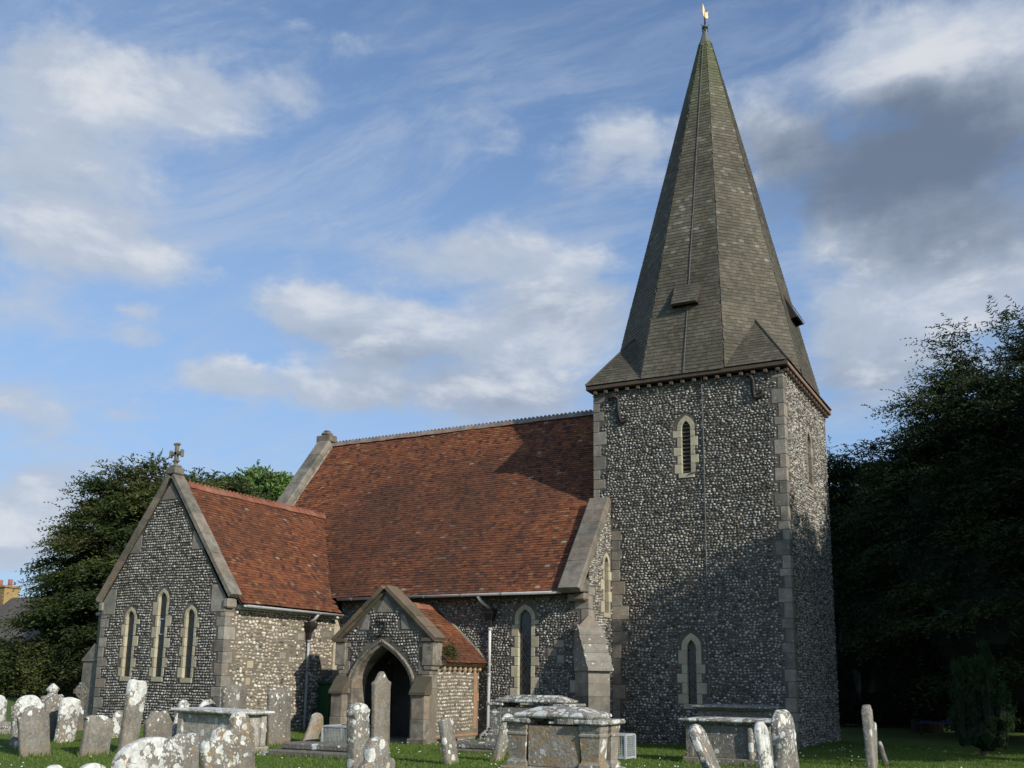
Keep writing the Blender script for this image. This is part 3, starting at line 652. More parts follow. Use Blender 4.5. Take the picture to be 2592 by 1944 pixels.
def sheet(name,pts,matn): return pydata(name,pts,[tuple(range(len(pts)))],church,matn)
ye=-2.05
n_n=Vector((0,-sl_n,1)).normalized(); up_n=Vector((0,1,sl_n)).normalized()
xr0,xr1=-17.70,-5.72
nroof=sheet('nave_roof',[(xr0,ye,ZE_N-.03),(xr1,ye,ZE_N-.03),(xr1,YR,ZR-.03),(xr0,YR,ZR-.03)],'brown')
sheet('nave_roof',[(xr0,YR,ZR-.03),(XW,YR,ZR-.03),(XW,YR*2-ye,ZE_N-.03),(xr0,YR*2-ye,ZE_N-.03)],'brown')
TRX=(X1+X2)/2; TRR=7.10; TEZ=3.60; TEX=X2+.30
sl_t=(TRR-TEZ)/(TEX-TRX)
def tr_z(x): return TRR-abs(x-TRX)*sl_t
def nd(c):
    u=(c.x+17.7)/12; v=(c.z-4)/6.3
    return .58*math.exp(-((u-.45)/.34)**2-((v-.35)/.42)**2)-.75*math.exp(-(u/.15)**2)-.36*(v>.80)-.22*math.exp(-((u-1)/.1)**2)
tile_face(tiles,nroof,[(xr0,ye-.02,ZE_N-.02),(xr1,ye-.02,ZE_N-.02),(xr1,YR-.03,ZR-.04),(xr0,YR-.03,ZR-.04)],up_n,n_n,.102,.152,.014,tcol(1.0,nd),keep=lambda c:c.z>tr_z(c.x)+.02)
yv=(TRR-ZE_N)/sl_n-2.05
n_t=Vector((sl_t,0,1)).normalized(); up_t=Vector((-1,0,sl_t)).normalized()
ytf=YT+.22
troof=sheet('transept_roof',[(TEX,ytf,TEZ-.03),(TEX,ye,TEZ-.03),(TRX,yv,TRR-.03),(TRX,ytf,TRR-.03)],'brown')
sheet('transept_roof',[(2*TRX-TEX,ytf,TEZ-.03),(2*TRX-TEX,ye,TEZ-.03),(TRX,yv,TRR-.03),(TRX,ytf,TRR-.03)],'brown')
def ndt(c): return .28*math.exp(-((c.z-5.9)/1.0)**2)-.12
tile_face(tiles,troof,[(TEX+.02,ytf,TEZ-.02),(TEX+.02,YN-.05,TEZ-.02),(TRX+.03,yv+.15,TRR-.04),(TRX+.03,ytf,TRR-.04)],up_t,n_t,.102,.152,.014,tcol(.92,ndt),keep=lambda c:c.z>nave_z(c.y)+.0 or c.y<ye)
PX=(P1+P2)/2; PRZ=3.70; PEZ=2.10; PEX=P2+.30; sl_p=(PRZ-PEZ)/(PEX-PX)
n_p=Vector((sl_p,0,1)).normalized(); up_p=Vector((-1,0,sl_p)).normalized()
proof=sheet('porch_roof',[(PEX,YP+.36,PEZ-.03),(PEX,YN,PEZ-.03),(PX,YN,PRZ-.03),(PX,YP+.36,PRZ-.03)],'brown')
sheet('porch_roof',[(2*PX-PEX,YP+.36,PEZ-.03),(2*PX-PEX,YN,PEZ-.03),(PX,YN,PRZ-.03),(PX,YP+.36,PRZ-.03)],'brown')
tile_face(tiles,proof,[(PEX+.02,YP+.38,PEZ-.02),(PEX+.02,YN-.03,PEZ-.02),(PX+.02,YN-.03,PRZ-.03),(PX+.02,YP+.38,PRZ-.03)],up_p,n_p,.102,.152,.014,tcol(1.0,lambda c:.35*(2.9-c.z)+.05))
# lead/mortar flashing along the porch roof and nave wall, ivy tuft
Bm().tube([(PEX,YN-.03,PEZ+.06),(PX,YN-.03,PRZ+.06)],.045,6).done('flashing',church,'render')
Bm().tube([(xr0+.02,ye,ZE_N+.08),(xr0+.02,YR,ZR+.08)],.06,6).done('flashing',church,'render')
# ridge tiles
def ridge(p0,p1,matn,parent,crest=True,step=.30):
    p0=Vector(p0);p1=Vector(p1); L=(p1-p0).length; k=int(L/step); d=(p1-p0)/k; u=d.normalized(); side=u.cross(Vector((0,0,1)))
    for i in range(k):
        a=p0+d*i+u*.006; b=p0+d*(i+1)-u*.006; bm=Bm()
        prof=[(-.15,-.13),(-.09,-.02),(0,.05),(.09,-.02),(.15,-.13)]
        jz=random.uniform(-.01,.01)
        bm.loft([[p+side*x+Vector((0,0,z+jz)) for x,z in prof] for p in (a,b)],cap=True)
        if crest:
            for q in range(2):
                c=a+(b-a)*(.25+.5*q); e=(b-a)*.2
                bm.loft([[c-e+side*.015+Vector((0,0,.045)),c-e-side*.015+Vector((0,0,.045)),c+e-side*.015+Vector((0,0,.045)),c+e+side*.015+Vector((0,0,.045))],[c-e*.45+side*.012+Vector((0,0,.092)),c-e*.45-side*.012+Vector((0,0,.092)),c+e*.45-side*.012+Vector((0,0,.092)),c+e*.45+side*.012+Vector((0,0,.092))]])
        bm.done('ridge_tile',parent,matn)
M['ridge_red']=m_noise('ridge_red',(.24,.088,.05),(.17,.068,.043),5,rnd=.15,spots=[(9,.18,(.5,.45,.38),.5)])
M['ridge_pale']=m_noise('ridge_pale',(.20,.13,.10),(.27,.235,.20),3,rnd=.2)
ridge((-17.6,YR,ZR+.08),(-5.7,YR,ZR+.08),'ridge_pale',nroof)
ridge((TRX,YT+.3,TRR+.06),(TRX,yv+.05,TRR+.06),'ridge_red',troof)
ridge((PX,YP+.42,PRZ+.04),(PX,YN-.02,PRZ+.04),'ridge_red',proof,False)
# copings
def coping(p0,p1,wv,wd,thick,k,matn,name='coping_stone',lip=.0,parent=None):
    """slabs along p0->p1 (top line), spanning wv*wd sideways, raised 'thick' along the normal"""
    p0=Vector(p0);p1=Vector(p1); wv=Vector(wv); u=(p1-p0).normalized(); n=wv.cross(u); 
    if n.z<0: n=-n
    for i in range(k):
        a=p0+(p1-p0)*(i/k)+u*.004; b=p0+(p1-p0)*((i+1)/k)-u*.004; dz=random.uniform(0,.012)
        m=Bm(); rings=[]
        for p in (a,b):
            rings.append([p,p+wv*wd,p+wv*wd+n*(thick*.8+dz),p+wv*(wd*.93)+n*(thick+dz),p+wv*(wd*.07)+n*(thick+dz),p+n*(thick*.8+dz)])
        m.loft(rings); m.done(name,parent or church,matn)
gz_=part('nave_gable_coping')
coping((-18.32,ye-.1,ZE_N),( -18.32,YR,ZR+.02),(1,0,0),.62,.26,10,'coping',parent=gz_)
coping((-18.32,2*YR-ye,ZE_N),( -18.32,YR,ZR+.02),(1,0,0),.62,.26,10,'coping',parent=gz_)
ap=part('gable_finial'); Bm().box((-18.36,YR-.22,ZR+.15),(-17.68,YR+.22,ZR+.42),.03).done('finial_base',ap,'coping'); Bm().box((-18.2,YR-.16,ZR+.425),(-17.82,YR+.16,ZR+.56),.05).done('finial_cap',ap,'coping'); Bm().box((-18.12,YR-.1,ZR+.565),(-17.9,YR+.1,ZR+.64),.03).done('finial_cap',ap,'coping')
wc=part('nave_gable_coping')
coping((-5.75,-2.16,nave_z(-2.16)+.06),(-5.75,-.02,nave_z(-.02)+.12),(1,0,0),.66,.20,7,'coping',parent=wc)
kb=part('kneeler'); Bm().box((-5.72,-2.05,4.02),(-5.10,-1.58,4.36),.03).done('kneeler_block',kb,'coping'); Bm().box((-5.66,-1.86,3.80),(-5.11,-1.58,4.015),.05).done('corbel_block',kb,'coping')
Bm().loft([[(-5.14,YN+.02,4.37),(-5.10,YN+.02,4.37),(-5.10,-1.0,4.37),(-5.14,-1.0,4.37)],[(-5.14,-1.1,5.1),(-5.10,-1.1,5.1),(-5.10,-1.0,5.2),(-5.14,-1.0,5.2)]]).done('kneeler_block',kb,'stone')
tc=part('transept_gable_coping')
for sg in (-1,1):
    xe_=TRX+sg*(TRW/2+.14); coping((xe_,YT-.08,KZ+.02),(TRX+sg*.03,YT-.08,AZ+.10),(0,1,0),.42,.13,6,'coping',parent=tc)
    box('kneeler_block',(min(xe_-sg*.02,xe_-sg*.22),YT-.06,KZ-.26),(max(xe_-sg*.02,xe_-sg*.22),YT+.30,KZ+.0),tc,'stone',.04)
pc=part('porch_gable_coping')
for sg in (-1,1):
    xe_=PX+sg*(PW/2+.18); coping((xe_,YP-.12,2.64),(PX+sg*.02,YP-.12,4.06),(0,1,0),.53,.12,5,'moss_coping',parent=pc)
    coping((xe_-sg*.1,YP-.06,2.62),(PX+sg*.02,YP-.06,3.93),(0,1,0),.40,.08,5,'moss_coping',parent=pc)
# gable cross
gc=part('gable_cross'); bx=Vector((TRX,YT+.1,AZ+.22))
Bm().box(bx+Vector((-.2,-.18,-.05)),bx+Vector((.2,.18,.16)),.03).done('cross_base',gc,'coping'); Bm().box(bx+Vector((-.15,-.12,.163)),bx+Vector((.15,.12,.24)),.03).done('cross_base',gc,'coping')
c=Bm(); c.box(bx+Vector((-.05,-.05,.24)),bx+Vector((.05,.05,.86)),.012); c.box(bx+Vector((-.22,-.05,.53)),bx+Vector((.22,.048,.63)),.012)
for (x,z,vert) in ((-.22,.58,1),(.22,.58,1),(0,.86,0),(0,.36,0)):
    if vert: c.box(bx+Vector((x-.035,-.055,z-.11)),bx+Vector((x+.035,.055,z+.11)),.02)
    else: c.box(bx+Vector((x-.11,-.055,z-.035)),bx+Vector((x+.11,.055,z+.035)),.02)
c.done('cross',gc,'coping')
# --- gutters and pipes
def gutter(p0,p1,r,matn,parent):
    p0=Vector(p0);p1=Vector(p1); u=(p1-p0).normalized(); side=u.cross(Vector((0,0,1))); b=Bm()
    prof=[(r*math.cos(t),r*math.sin(t)) for t in [math.pi+math.pi*k/8 for k in range(9)]]+[(r*.85*math.cos(t),r*.85*math.sin(t)) for t in [2*math.pi-math.pi*k/8 for k in range(9)]]
    b.loft([[p+side*x+Vector((0,0,z)) for x,z in prof] for p in (p0,p1)]); g=b.done('gutter',parent,matn,True)
    L=(p1-p0).length
    for i in range(int(L/1.3)):
        c=p0+u*(.5+i*1.3); q=[(x*1.12,z*1.12) for x,z in prof[:9]]+[(x*1.01,z*1.01) for x,z in prof[:9][::-1]]
        Bm().loft([[c+u*d+side*x+Vector((0,0,z)) for x,z in q] for d in (0,.06)]).done('gutter_bracket',g,matn)
gut=part('rainwater_gutter')
gutter((X2+.25,ye-.07,ZE_N-.02),(-5.70,ye-.07,ZE_N-.02),.075,'plastic',gut)
gutter((TEX+.06,YT+.35,TEZ-.04),(TEX+.06,ye+.05,TEZ-.04),.07,'plastic',gut)
Bm().tube([(-5.70,ye-.07,ZE_N+.0),(-5.68,ye-.07,ZE_N+.16)],.05,8).done('gutter_end',gut,'whitepipe')
# boards below the eaves
box('eaves_board',(X2+.1,YN-.06,ZE_N-.12),(-5.75,YN-.005,ZE_N+.02),church,'brown',.01)
box('eaves_board',(X2+.005,YT+.35,TEZ-.14),(X2+.10,YN,TEZ-.02),church,'white',.01)
def downpipe(top,out,wallp,zhop,zmid,zbot,mats,shoe):
    dp=part('downpipe'); x,y=wallp
    Bm().tube([top,(Vector(top)+Vector(out)*.4+Vector((0,0,-.14))),(x,y,zhop+.22)],.045,8).done('swan_neck',dp,mats[0],True)
    h=Bm(); h.loft([[(x-a,y-a,z),(x+a,y-a,z),(x+a,y+a,z),(x-a,y+a,z)] for a,z in ((.05,zhop-.30),(.06,zhop-.1),(.15,zhop+.06),(.17,zhop+.1),(.17,zhop+.22),(.15,zhop+.22))]); h.done('hopper_head',dp,'iron')
    Bm().tube([(x,y,zhop-.3),(x,y,zmid)],.042,10).done('pipe',dp,mats[1],True)
    Bm().tube([(x,y,zmid),(x,y,zbot+.35),(x+shoe[0]*.4,y+shoe[1]*.4,zbot+.22),(x+shoe[0],y+shoe[1],zbot+.12),(x+shoe[0],y+shoe[1],zbot)],.044,10).done('pipe',dp,mats[2],True)
    for zz in (zhop-.34,zmid): Bm().tube([(x,y,zz-.04),(x,y,zz+.04)],.055,10).done('collar',dp,mats[2],True)
downpipe((TEX+.06,-3.15,TEZ-.1),(-.3,0,0),(X2+.10,-3.22),3.05,1.9,.1,('plastic','plastic','darkpipe'),(.0,.0))
downpipe((-8.32,ye-.07,ZE_N-.09),(.1,.3,0),(-8.14,YN-.10),3.42,1.8,.02,('whitepipe','whitepipe','plastic'),(-.18,-.12))
# --- diagonal buttress at the nave corner
db=part('buttress'); c0=Vector((XW,YN,0)); dg=Vector((1,-1,0)).normalized(); sd=Vector((1,1,0)).normalized()
def dpt(o_,s_,z): return tuple(c0+dg*o_+sd*s_+Vector((0,0,z)))
hw=.30
def course(o1,z0,z1,w=hw,inn=-.25): return [[dpt(inn,-w,z),dpt(inn,w,z),dpt(o1,w,z),dpt(o1,-w,z)] for z in (z0,z1)]
z=-.1
for i in range(6):
    hh=.34; Bm().loft(course(.74,z+.003,z+hh-.003)).done('buttress_stone',db,'stone' if i%3 else 'coping'); z+=hh
Bm().loft(course(.80,-.15,.22,hw+.05)).done('plinth',db,'stone')
for i in range(5):
    o0,o1=.82-i*.165,.82-(i+1)*.165; z0=1.96+i*.24
    k_=.36+random.uniform(-.015,.015); o0+=.05
    v=[dpt(-.2,-k_,z0-.04),dpt(-.2,k_,z0-.04),dpt(o0,k_,z0-.04),dpt(o0,-k_,z0-.04)]; v1_=[dpt(-.2,-k_,z0+.02),dpt(-.2,k_,z0+.02),dpt(o0,k_,z0+.02),dpt(o0,-k_,z0+.02)]; v2=[dpt(-.2,-k_,z0+.235),dpt(-.2,k_,z0+.235),dpt(o1,k_,z0+.235),dpt(o1,-k_,z0+.235)]
    Bm().loft([v,v1_,v2]).done('weathering_slab',db,'lichen_slab')
# gablet behind the weathering on the wall corner
Bm().loft([[dpt(-.3,-.42,3.0),dpt(-.3,.42,3.0),dpt(.06,.42,3.0),dpt(.06,-.42,3.0)],[dpt(-.3,-.02,3.42),dpt(-.3,.02,3.42),dpt(.04,.02,3.42),dpt(.04,-.02,3.42)]]).done('gablet',db,'stone')
# --- transept east buttress with small finial shaft
tb=part('buttress')
Bm().loft([[(X1-.80,YT+.12,-.1),(X1+.02,YT+.12,-.1),(X1+.02,YT+.72,-.1),(X1-.80,YT+.72,-.1)],[(X1-.74,YT+.12,2.05),(X1+.02,YT+.12,2.05),(X1+.02,YT+.72,2.05),(X1-.74,YT+.72,2.05)]]).done('lower_stage',tb,'stone')
Bm().loft([[(X1-.80,YT+.08,2.05),(X1+.0,YT+.08,2.05),(X1+.0,YT+.76,2.05),(X1-.80,YT+.76,2.05)],[(X1-.28,YT+.08,2.55),(X1+.0,YT+.08,2.55),(X1+.0,YT+.76,2.55),(X1-.28,YT+.76,2.55)]]).done('weathering',tb,'coping')
Bm().box((X1-.28,YT+.12,2.555),(X1,YT+.6,3.35),.02).done('upper_stage',tb,'stone')
Bm().box((X1-.36,YT+.06,3.355),(X1+.0,YT+.66,3.45),.03).done('string_course',tb,'stone')
Bm().box((X1-.30,YT+.12,3.455),(X1-.02,YT+.56,3.72),.02).done('upper_stage',tb,'stone')
Bm().loft([[(X1-.38,YT+.06,3.725),(X1+.0,YT+.06,3.725),(X1+.0,YT+.62,3.725),(X1-.38,YT+.62,3.725)],[(X1-.36,YT+.08,3.80),(X1+.0,YT+.08,3.80),(X1+.0,YT+.60,3.80),(X1-.36,YT+.60,3.80)],[(X1-.2,YT+.3,4.12),(X1-.16,YT+.3,4.12),(X1-.16,YT+.36,4.12),(X1-.2,YT+.36,4.12)]]).done('gablet',tb,'coping')
# low west plinth of the tower
# ------------------------------------------------------------------ spire
ZE=10.343; EO=.18; A=Vector((-2.76,2.833,23.50)); CX,CY=-W/2,DP/2; a_=W/2+EO; k_=.4142*a_; ZTOP=22.72
def scol(c):
    v=noise.fractal(c*.6,1,2,4)*.34+1; r=random.uniform(.90,1.09)*v
    col=random.choice([(.096,.086,.060),(.084,.074,.051),(.106,.095,.070),(.076,.069,.053)])
    if random.random()<.08 and c.z>14: col=(.155,.145,.118)
    g=max(0,min(1,(c.z-19.0)/3.2)); m=[(1-g*.7)*q+g*.7*p for q,p in zip(col,(.088,.102,.046))]
    return [q*r for q in m]
oc=[(-k_,-a_),(k_,-a_),(a_,-k_),(a_,k_),(k_,a_),(-k_,a_),(-a_,k_),(-a_,-k_)]
base_=[Vector((CX+x,CY+y,ZE)) for x,y in oc]
spire=pydata('spire',[tuple(p) for p in base_]+[tuple(A)],[(i,(i+1)%8,8) for i in range(8)],church,'lead')
def trap(p0,p1,zt):
    t=(zt-p0.z)/(A.z-p0.z); return [p0,p1,p1.lerp(A,t),p0.lerp(A,t)]
for i in range(8):
    if i in (4,5): continue
    p0,p1=base_[i],base_[(i+1)%8]; mid=(p0+p1)/2; n=(p1-p0).cross(A-p0).normalized(); u=(A-mid).normalized()
    tile_face(shingles,spire,trap(p0,p1,ZTOP),u,n,.118,.15,.013,scol,lift=.009,jit=.0018)
# hips of the spire
for p in base_:
    pass
BR=[]
for sx,sy in ((-1,-1),(1,-1),(1,1),(-1,1)):
    c=Vector((CX+sx*a_,CY+sy*a_,ZE)); v1=Vector((CX+sx*k_,CY+sy*a_,ZE)); v2=Vector((CX+sx*a_,CY+sy*k_,ZE)); md=(v1+v2)/2
    t=(12.0-ZE)/(A.z-ZE); ap_=md.lerp(A,t)
    for q,vv in ((0,v1),(1,v2)):
        tri=[c,vv,ap_] if (sx*sy>0)==(q==0) else [vv,c,ap_]
        n=(tri[1]-tri[0]).cross(tri[2]-tri[0]).normalized(); e=(tri[1]-tri[0]).normalized(); u=n.cross(e)
        if n.z<0: n=-n
        if u.z<0: u=-u
        off=n*.03
        br=pydata('broach',[tuple(x) for x in tri],[(0,1,2)],church,'brown')
        if not(sx<0 and sy>0) : tile_face(shingles,br,[x for x in tri],u,n,.118,.15,.010,scol,lift=.008,jit=.0018)
    Bm().tube([c+Vector((0,0,.05)),ap_+Vector((0,0,.06))],.035,6).done('hip_ridge',church,'hip')
for p0 in base_[:4]+base_[6:]:
    t1=(ZTOP-ZE)/(A.z-ZE); Bm().tube([p0.lerp(A,.02),p0.lerp(A,t1)],.014,6).done('hip_ridge',church,'lead')
# eaves of the spire
ev=part('tower_eaves')
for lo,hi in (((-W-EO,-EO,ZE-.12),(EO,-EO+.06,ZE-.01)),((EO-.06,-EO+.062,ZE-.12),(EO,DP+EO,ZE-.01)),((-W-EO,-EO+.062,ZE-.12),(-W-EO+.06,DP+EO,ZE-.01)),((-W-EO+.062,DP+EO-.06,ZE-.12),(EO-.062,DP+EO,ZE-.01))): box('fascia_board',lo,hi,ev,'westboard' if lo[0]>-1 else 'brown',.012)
box('soffit_board',(-W-EO+.02,-EO+.02,ZE-.13),(EO-.02,DP+EO-.02,ZE-.121),ev,'brown',0)
for k in range(17):
    x=-W+.1+k*.34; box('corbel',(x-.06,-.15,ZE-.27),(x+.06,-.001,ZE-.163),ev,'brown',.02)
for k in range(17):
    y=.08+k*.34; box('corbel',(.001,y-.06,ZE-.27),(.15,y+.06,ZE-.163),ev,'brown',.02)
box('wall_plate',(-W-.03,-.03,ZE-.30),(.03,DP+.03,ZE-.272),ev,'stone',.01)
# lucarne flaps
def flap(face,u0,u1,zt,zb,outp):
    """face 0 front, 2 west; u along the face"""
    p0,p1=base_[face],base_[face+1]; mid=(p0+p1)/2; n=(p1-p0).cross(A-p0).normalized(); e=(p1-p0).normalized()
    def on(u,z): t=(z-ZE)/(A.z-ZE); return mid.lerp(A,t)+e*u
    fl=part('spire_hatch'); tl,tr=on(u0,zt)+n*.04,on(u1,zt)+n*.04; bl,br=on(u0,zb)+n*outp,on(u1,zb)+n*outp
    nn=(br-bl).cross(tl-bl).normalized(); 
    if nn.dot(n)<0: nn=-nn
    pl=pydata('hatch_roof',[tuple(x) for x in (bl,br,tr,tl)]+[tuple(x-nn*.05) for x in (bl,br,tr,tl)],[(0,1,2,3),(7,6,5,4),(0,4,5,1),(1,5,6,2),(2,6,7,3),(3,7,4,0)],fl,'brown')
    tile_face(shingles,pl,[bl,br,tr,tl],((tl+tr)-(bl+br)),nn,.118,.15,.010,scol,lift=.008,jit=.0018)
    for x in (u0,u1): pydata('hatch_cheek',[tuple(y) for y in (on(x,zt),on(x,zb),on(x,zb)+n*(outp-.05),on(x,zt)+n*.01)],[(0,1,2,3)],fl,'iron')
    q=[tuple(y) for y in (on(u0+.02,zb+.02)+n*.045,on(u1-.02,zb+.02)+n*.045,on(u1-.02,zt-.1)+n*.045,on(u0+.02,zt-.1)+n*.045)]; pydata('hatch_opening',q,[(0,1,2,3)],fl,'iron')  # black sheet painted as the deep shade under the flap
flap(0,-.38,.40,13.24,12.52,.25); flap(2,-.40,.40,13.24,12.45,.28)
# lead cap, finial, vane
cap=Bm(); cap.loft([[A+Vector((math.cos(t)*r,math.sin(t)*r,z-A.z)) for t in [2*math.pi*k/8+.39 for k in range(8)]] for r,z in ((.24,22.64),(.22,22.72),(.085,23.10),(.07,23.16))]); cap.done('lead_cap',church,'lead')
vn=part('weathervane'); ax=A.x; ay=A.y
for z,r in ((23.08,.10),(23.22,.075),(23.36,.10)): Bm().tube([(ax,ay,z-.03),(ax,ay,z+.03)],r,10).done('finial_collar',vn,'lead')
Bm().tube([(ax,ay,23.0),(ax,ay,23.45),(ax,ay,24.0)],[.055,.03,.016],8).done('rod',vn,'iron')
for t in range(4):
    d=Vector((math.cos(t*1.571+.5),math.sin(t*1.571+.5),0)); Bm().tube([Vector((ax,ay,23.12))+d*.07,Vector((ax,ay,23.25))+d*.10,Vector((ax,ay,23.40))+d*.085,Vector((ax,ay,23.45))+d*.13],.012,6).done('scroll_bracket',vn,'iron')
ck=[(-.02,23.72),(.10,23.70),(.16,23.78),(.13,23.92),(.17,24.04),(.10,23.98),(.04,23.95),(.0,24.06),(-.04,24.2),(-.10,24.34),(-.09,24.15),(-.10,23.95),(-.07,23.8)]
dv=Vector((.62,.78,0)); nv=Vector((.78,-.62,0))*.014
v=[tuple(Vector((ax,ay,0))+dv*(x*.85)+Vector((0,0,23.7+(z-23.7)*.85))+nv) for x,z in ck]+[tuple(Vector((ax,ay,0))+dv*(x*.85)+Vector((0,0,23.7+(z-23.7)*.85))-nv) for x,z in ck]; nk=len(ck)
pydata('cockerel',v,[tuple(range(nk)),tuple(range(2*nk-1,nk-1,-1))]+[(i,(i+1)%nk,nk+(i+1)%nk,nk+i) for i in range(nk)],vn,'gold')
p_=base_[0].lerp(base_[1],.53); nfr=(base_[1]-base_[0]).cross(A-base_[0]).normalized()
Bm().tube([p_.lerp(A,t)+nfr*.06 for t in (0,.2,.5,.9,.93)],.010,6).done('lightning_conductor',church,'lead')
flints.build('flint','flintwork','flint',church,True)
tiles.build('roof_tile','roof_tiling','tile',church)
shingles.build('shingle','spire_shingling','shingle',church)
# ------------------------------------------------------------------ gravestones
def outline(sh,w,h):
    r=w/2; P=[]
    def arc(cx,cz,rx,rz,t0,t1,n=10): return [(cx+rx*math.cos(R(t0+(t1-t0)*k/n)),cz+rz*math.sin(R(t0+(t1-t0)*k/n))) for k in range(n+1)]
    if sh=='round': top=arc(0,h-r*.8,r,r*.8,0,180,14)
    elif sh=='dome': top=arc(0,h-r*.62,r,r*.62,0,180,16)
    elif sh=='segment': top=arc(0,h-r*.38,r,r*.38,0,180,12)
    elif sh=='slope': top=[(r,h*.86)]+arc(-.1*r,h-r*.36,1.0*r,r*.36,12,165,12)+[(-r,h*.90)]
    elif sh=='shoulder': top=[(r,h-r*.55),(r*.84,h-r*.53)]+arc(0,h-r*.55,r*.80,r*.55,12,168,12)+[(-r*.84,h-r*.53),(-r,h-r*.55)]
    elif sh=='roundhead': top=[(r,h-r*1.05),(r*.92,h-r*.92),(r*.66,h-r*.82)]+arc(0,h-r*.62,r*.64,r*.62,-10,190,14)+[(-r*.66,h-r*.82),(-r*.92,h-r*.92),(-r,h-r*1.05)]
    elif sh=='triple': top=arc(r*.66,h-r*.36,r*.34,r*.26,0,140,6)+arc(0,h-r*.34,r*.42,r*.34,35,145,8)+arc(-r*.66,h-r*.36,r*.34,r*.26,40,180,6)
    elif sh=='scallop': top=[(r,h-r*.75)]+arc(r*.72,h-r*.62,r*.27,r*.22,0,150,6)+[(r*.42,h-r*.52)]+arc(0,h-r*.42,r*.42,r*.42,-5,185,10)+[(-r*.42,h-r*.52)]+arc(-r*.72,h-r*.62,r*.27,r*.22,30,180,6)+[(-r,h-r*.75)]
    elif sh=='ogee': top=[(r,h*.80),(r*1.06,h*.86),(r*.95,h*.87),(r*.72,h*.885),(r*.5,h*.925),(r*.28,h*.975),(r*.12,h),(-r*.12,h),(-r*.28,h*.975),(-r*.5,h*.925),(-r*.72,h*.885),(-r*.95,h*.87),(-r*1.06,h*.86),(-r,h*.80)]
    elif sh=='angular': top=[(r,h*.80),(r*.55,h*.97),(r*.1,h),(-r*.55,h*.96),(-r,h*.82)]
    elif sh=='tall': top=[(r,h*.93),(r*.88,h*.975)]+[(r*.5,h),(0,h*.99),(-r*.6,h),(-r*.9,h*.985),(-r,h*.95)]
    elif sh=='ears': top=[(r,h*.93),(r*.8,h*.985),(r*.55,h*.96),(r*.2,h),(-r*.25,h*.985),(-r*.55,h*.95),(-r*.8,h*.985),(-r,h*.94)]
    elif sh=='flatears': top=[(r,h*.72),(r*1.08,h*.80),(r*.97,h*.86),(r*1.06,h*.93),(r*.9,h*.98),(r*.4,h),(-r*.4,h),(-r*.9,h*.98),(-r*1.06,h*.93),(-r*.97,h*.86),(-r*1.08,h*.80),(-r,h*.72)]
    elif sh=='neck': top=[(r*.88,h*.5),(r,h*.72),(r*.92,h*.8),(r*.72,h*.84),(r*.6,h*.96),(r*.3,h*.98),(r*.1,h*.95),(-r*.2,h*.99),(-r*.5,h),(-r*.66,h*.9),(-r*.78,h*.8),(-r,h*.74)]
    elif sh=='baluster': top=[(r,h*.66),(r*.97,h*.80),(r*.86,h*.835),(r*1.0,h*.86),(r*1.03,h*.91),(r*.86,h*.935)]+arc(0,h*.93,r*.82,h*.07,8,172,8)+[(-r*.86,h*.935),(-r*1.03,h*.91),(-r*1.0,h*.86),(-r*.86,h*.835),(-r*.97,h*.80),(-r,h*.66)]
    elif sh=='worn': top=[(r,h*.90),(r*.85,h*.95),(r*.6,h*.93),(r*.3,h),(-.1*r,h*.985),(-r*.4,h*1.0),(-r*.7,h*.96),(-r,h*.92)]
    elif sh=='scroll': top=[(r,h*.66)]+arc(r*.72,h*.72,r*.3,h*.05,-20,140,6)+[(r*.40,h*.79),(r*.30,h*.83),(r*.52,h*.90),(0,h),(-r*.52,h*.90),(-r*.30,h*.83),(-r*.40,h*.79)]+arc(-r*.72,h*.72,r*.3,h*.05,40,200,6)+[(-r,h*.66)]
    return [(r*.97,-.2)]+top+[(-r*.97,-.2)]
LEVEL=[]
def gravestone(label,loc,w,h,th,sh,ls,lf,yawd=0,lichen=0,topl=0,orange=0,tone=1,group='old headstones standing on the churchyard lawn'):
    pts=outline(sh,w,h)
    # even out long edges so the surface can be worn
    q=[]
    for i in range(len(pts)):
        a,b=Vector(pts[i]),Vector(pts[(i+1)%len(pts)]); k=max(1,int((b-a).length/.07))
        if i==len(pts)-1: k=1
        q+= [a.lerp(b,j/k) for j in range(k)]
    sd_=random.random()*50
    def jag(p,s_): return noise.noise(Vector((p.x*7+sd_,p.y*7,s_)))*.012
    n=len(q); cz=h*.45; rings=[]
    cen=Vector((0,cz))
    for x,ins in ((-th/2,.025),(-th/2+.012,.006),(-th/2+.03,0),(th/2-.03,0),(th/2-.012,.006),(th/2,.025)):
        rg=[]
        for p in q:
            d=(cen-p); l=d.length or 1; pp=p+d/l*(ins+jag(p,x*6)+.006); rg.append((x+noise.noise(Vector((pp.x*3,pp.y*3,sd_+x)))*.01,pp.x,pp.y))
        rings.append(rg)
    b=Bm(); b.loft(rings); o=b.done('gravestone',None,'grave',True)
    o.location=loc; o.rotation_euler=(R(-ls),R(lf),R(yawd)); tag(o,label,'gravestone',group)
    o['h']=float(h); o['lichen']=float(lichen); o['topl']=float(topl); o['orange']=float(orange)*.72; o['tone']=float(tone)
    return o
G=gravestone
G('pale lichened headstone cut off by the left edge of the view',(-16.16,-11.07,.28),.42,.88,.12,'shoulder',-4,0,0,.6,.4)
G('shouldered headstone white with lichen above, behind a smaller grey stone at far left',(-13.10,-12.53,.13),.75,1.09,.12,'shoulder',-4,0,2,.75,1.0)
G('grey headstone with a white domed top and a round white patch low on its right',(-11.78,-13.31,.06),.65,.99,.11,'shoulder',-9,0,-4,-.05,1.05)
G('brown round topped headstone in front of the one with a diamond finial',(-14.29,-10.97,.19),.52,.99,.12,'round',-4,0,0,.05,.2,.25,.95)
sct=G('scrolled headstone crowned by a carved diamond finial',(-15.36,-10.22,.24),.60,1.20,.12,'scroll',-3,0,0,.3,.8,.1)
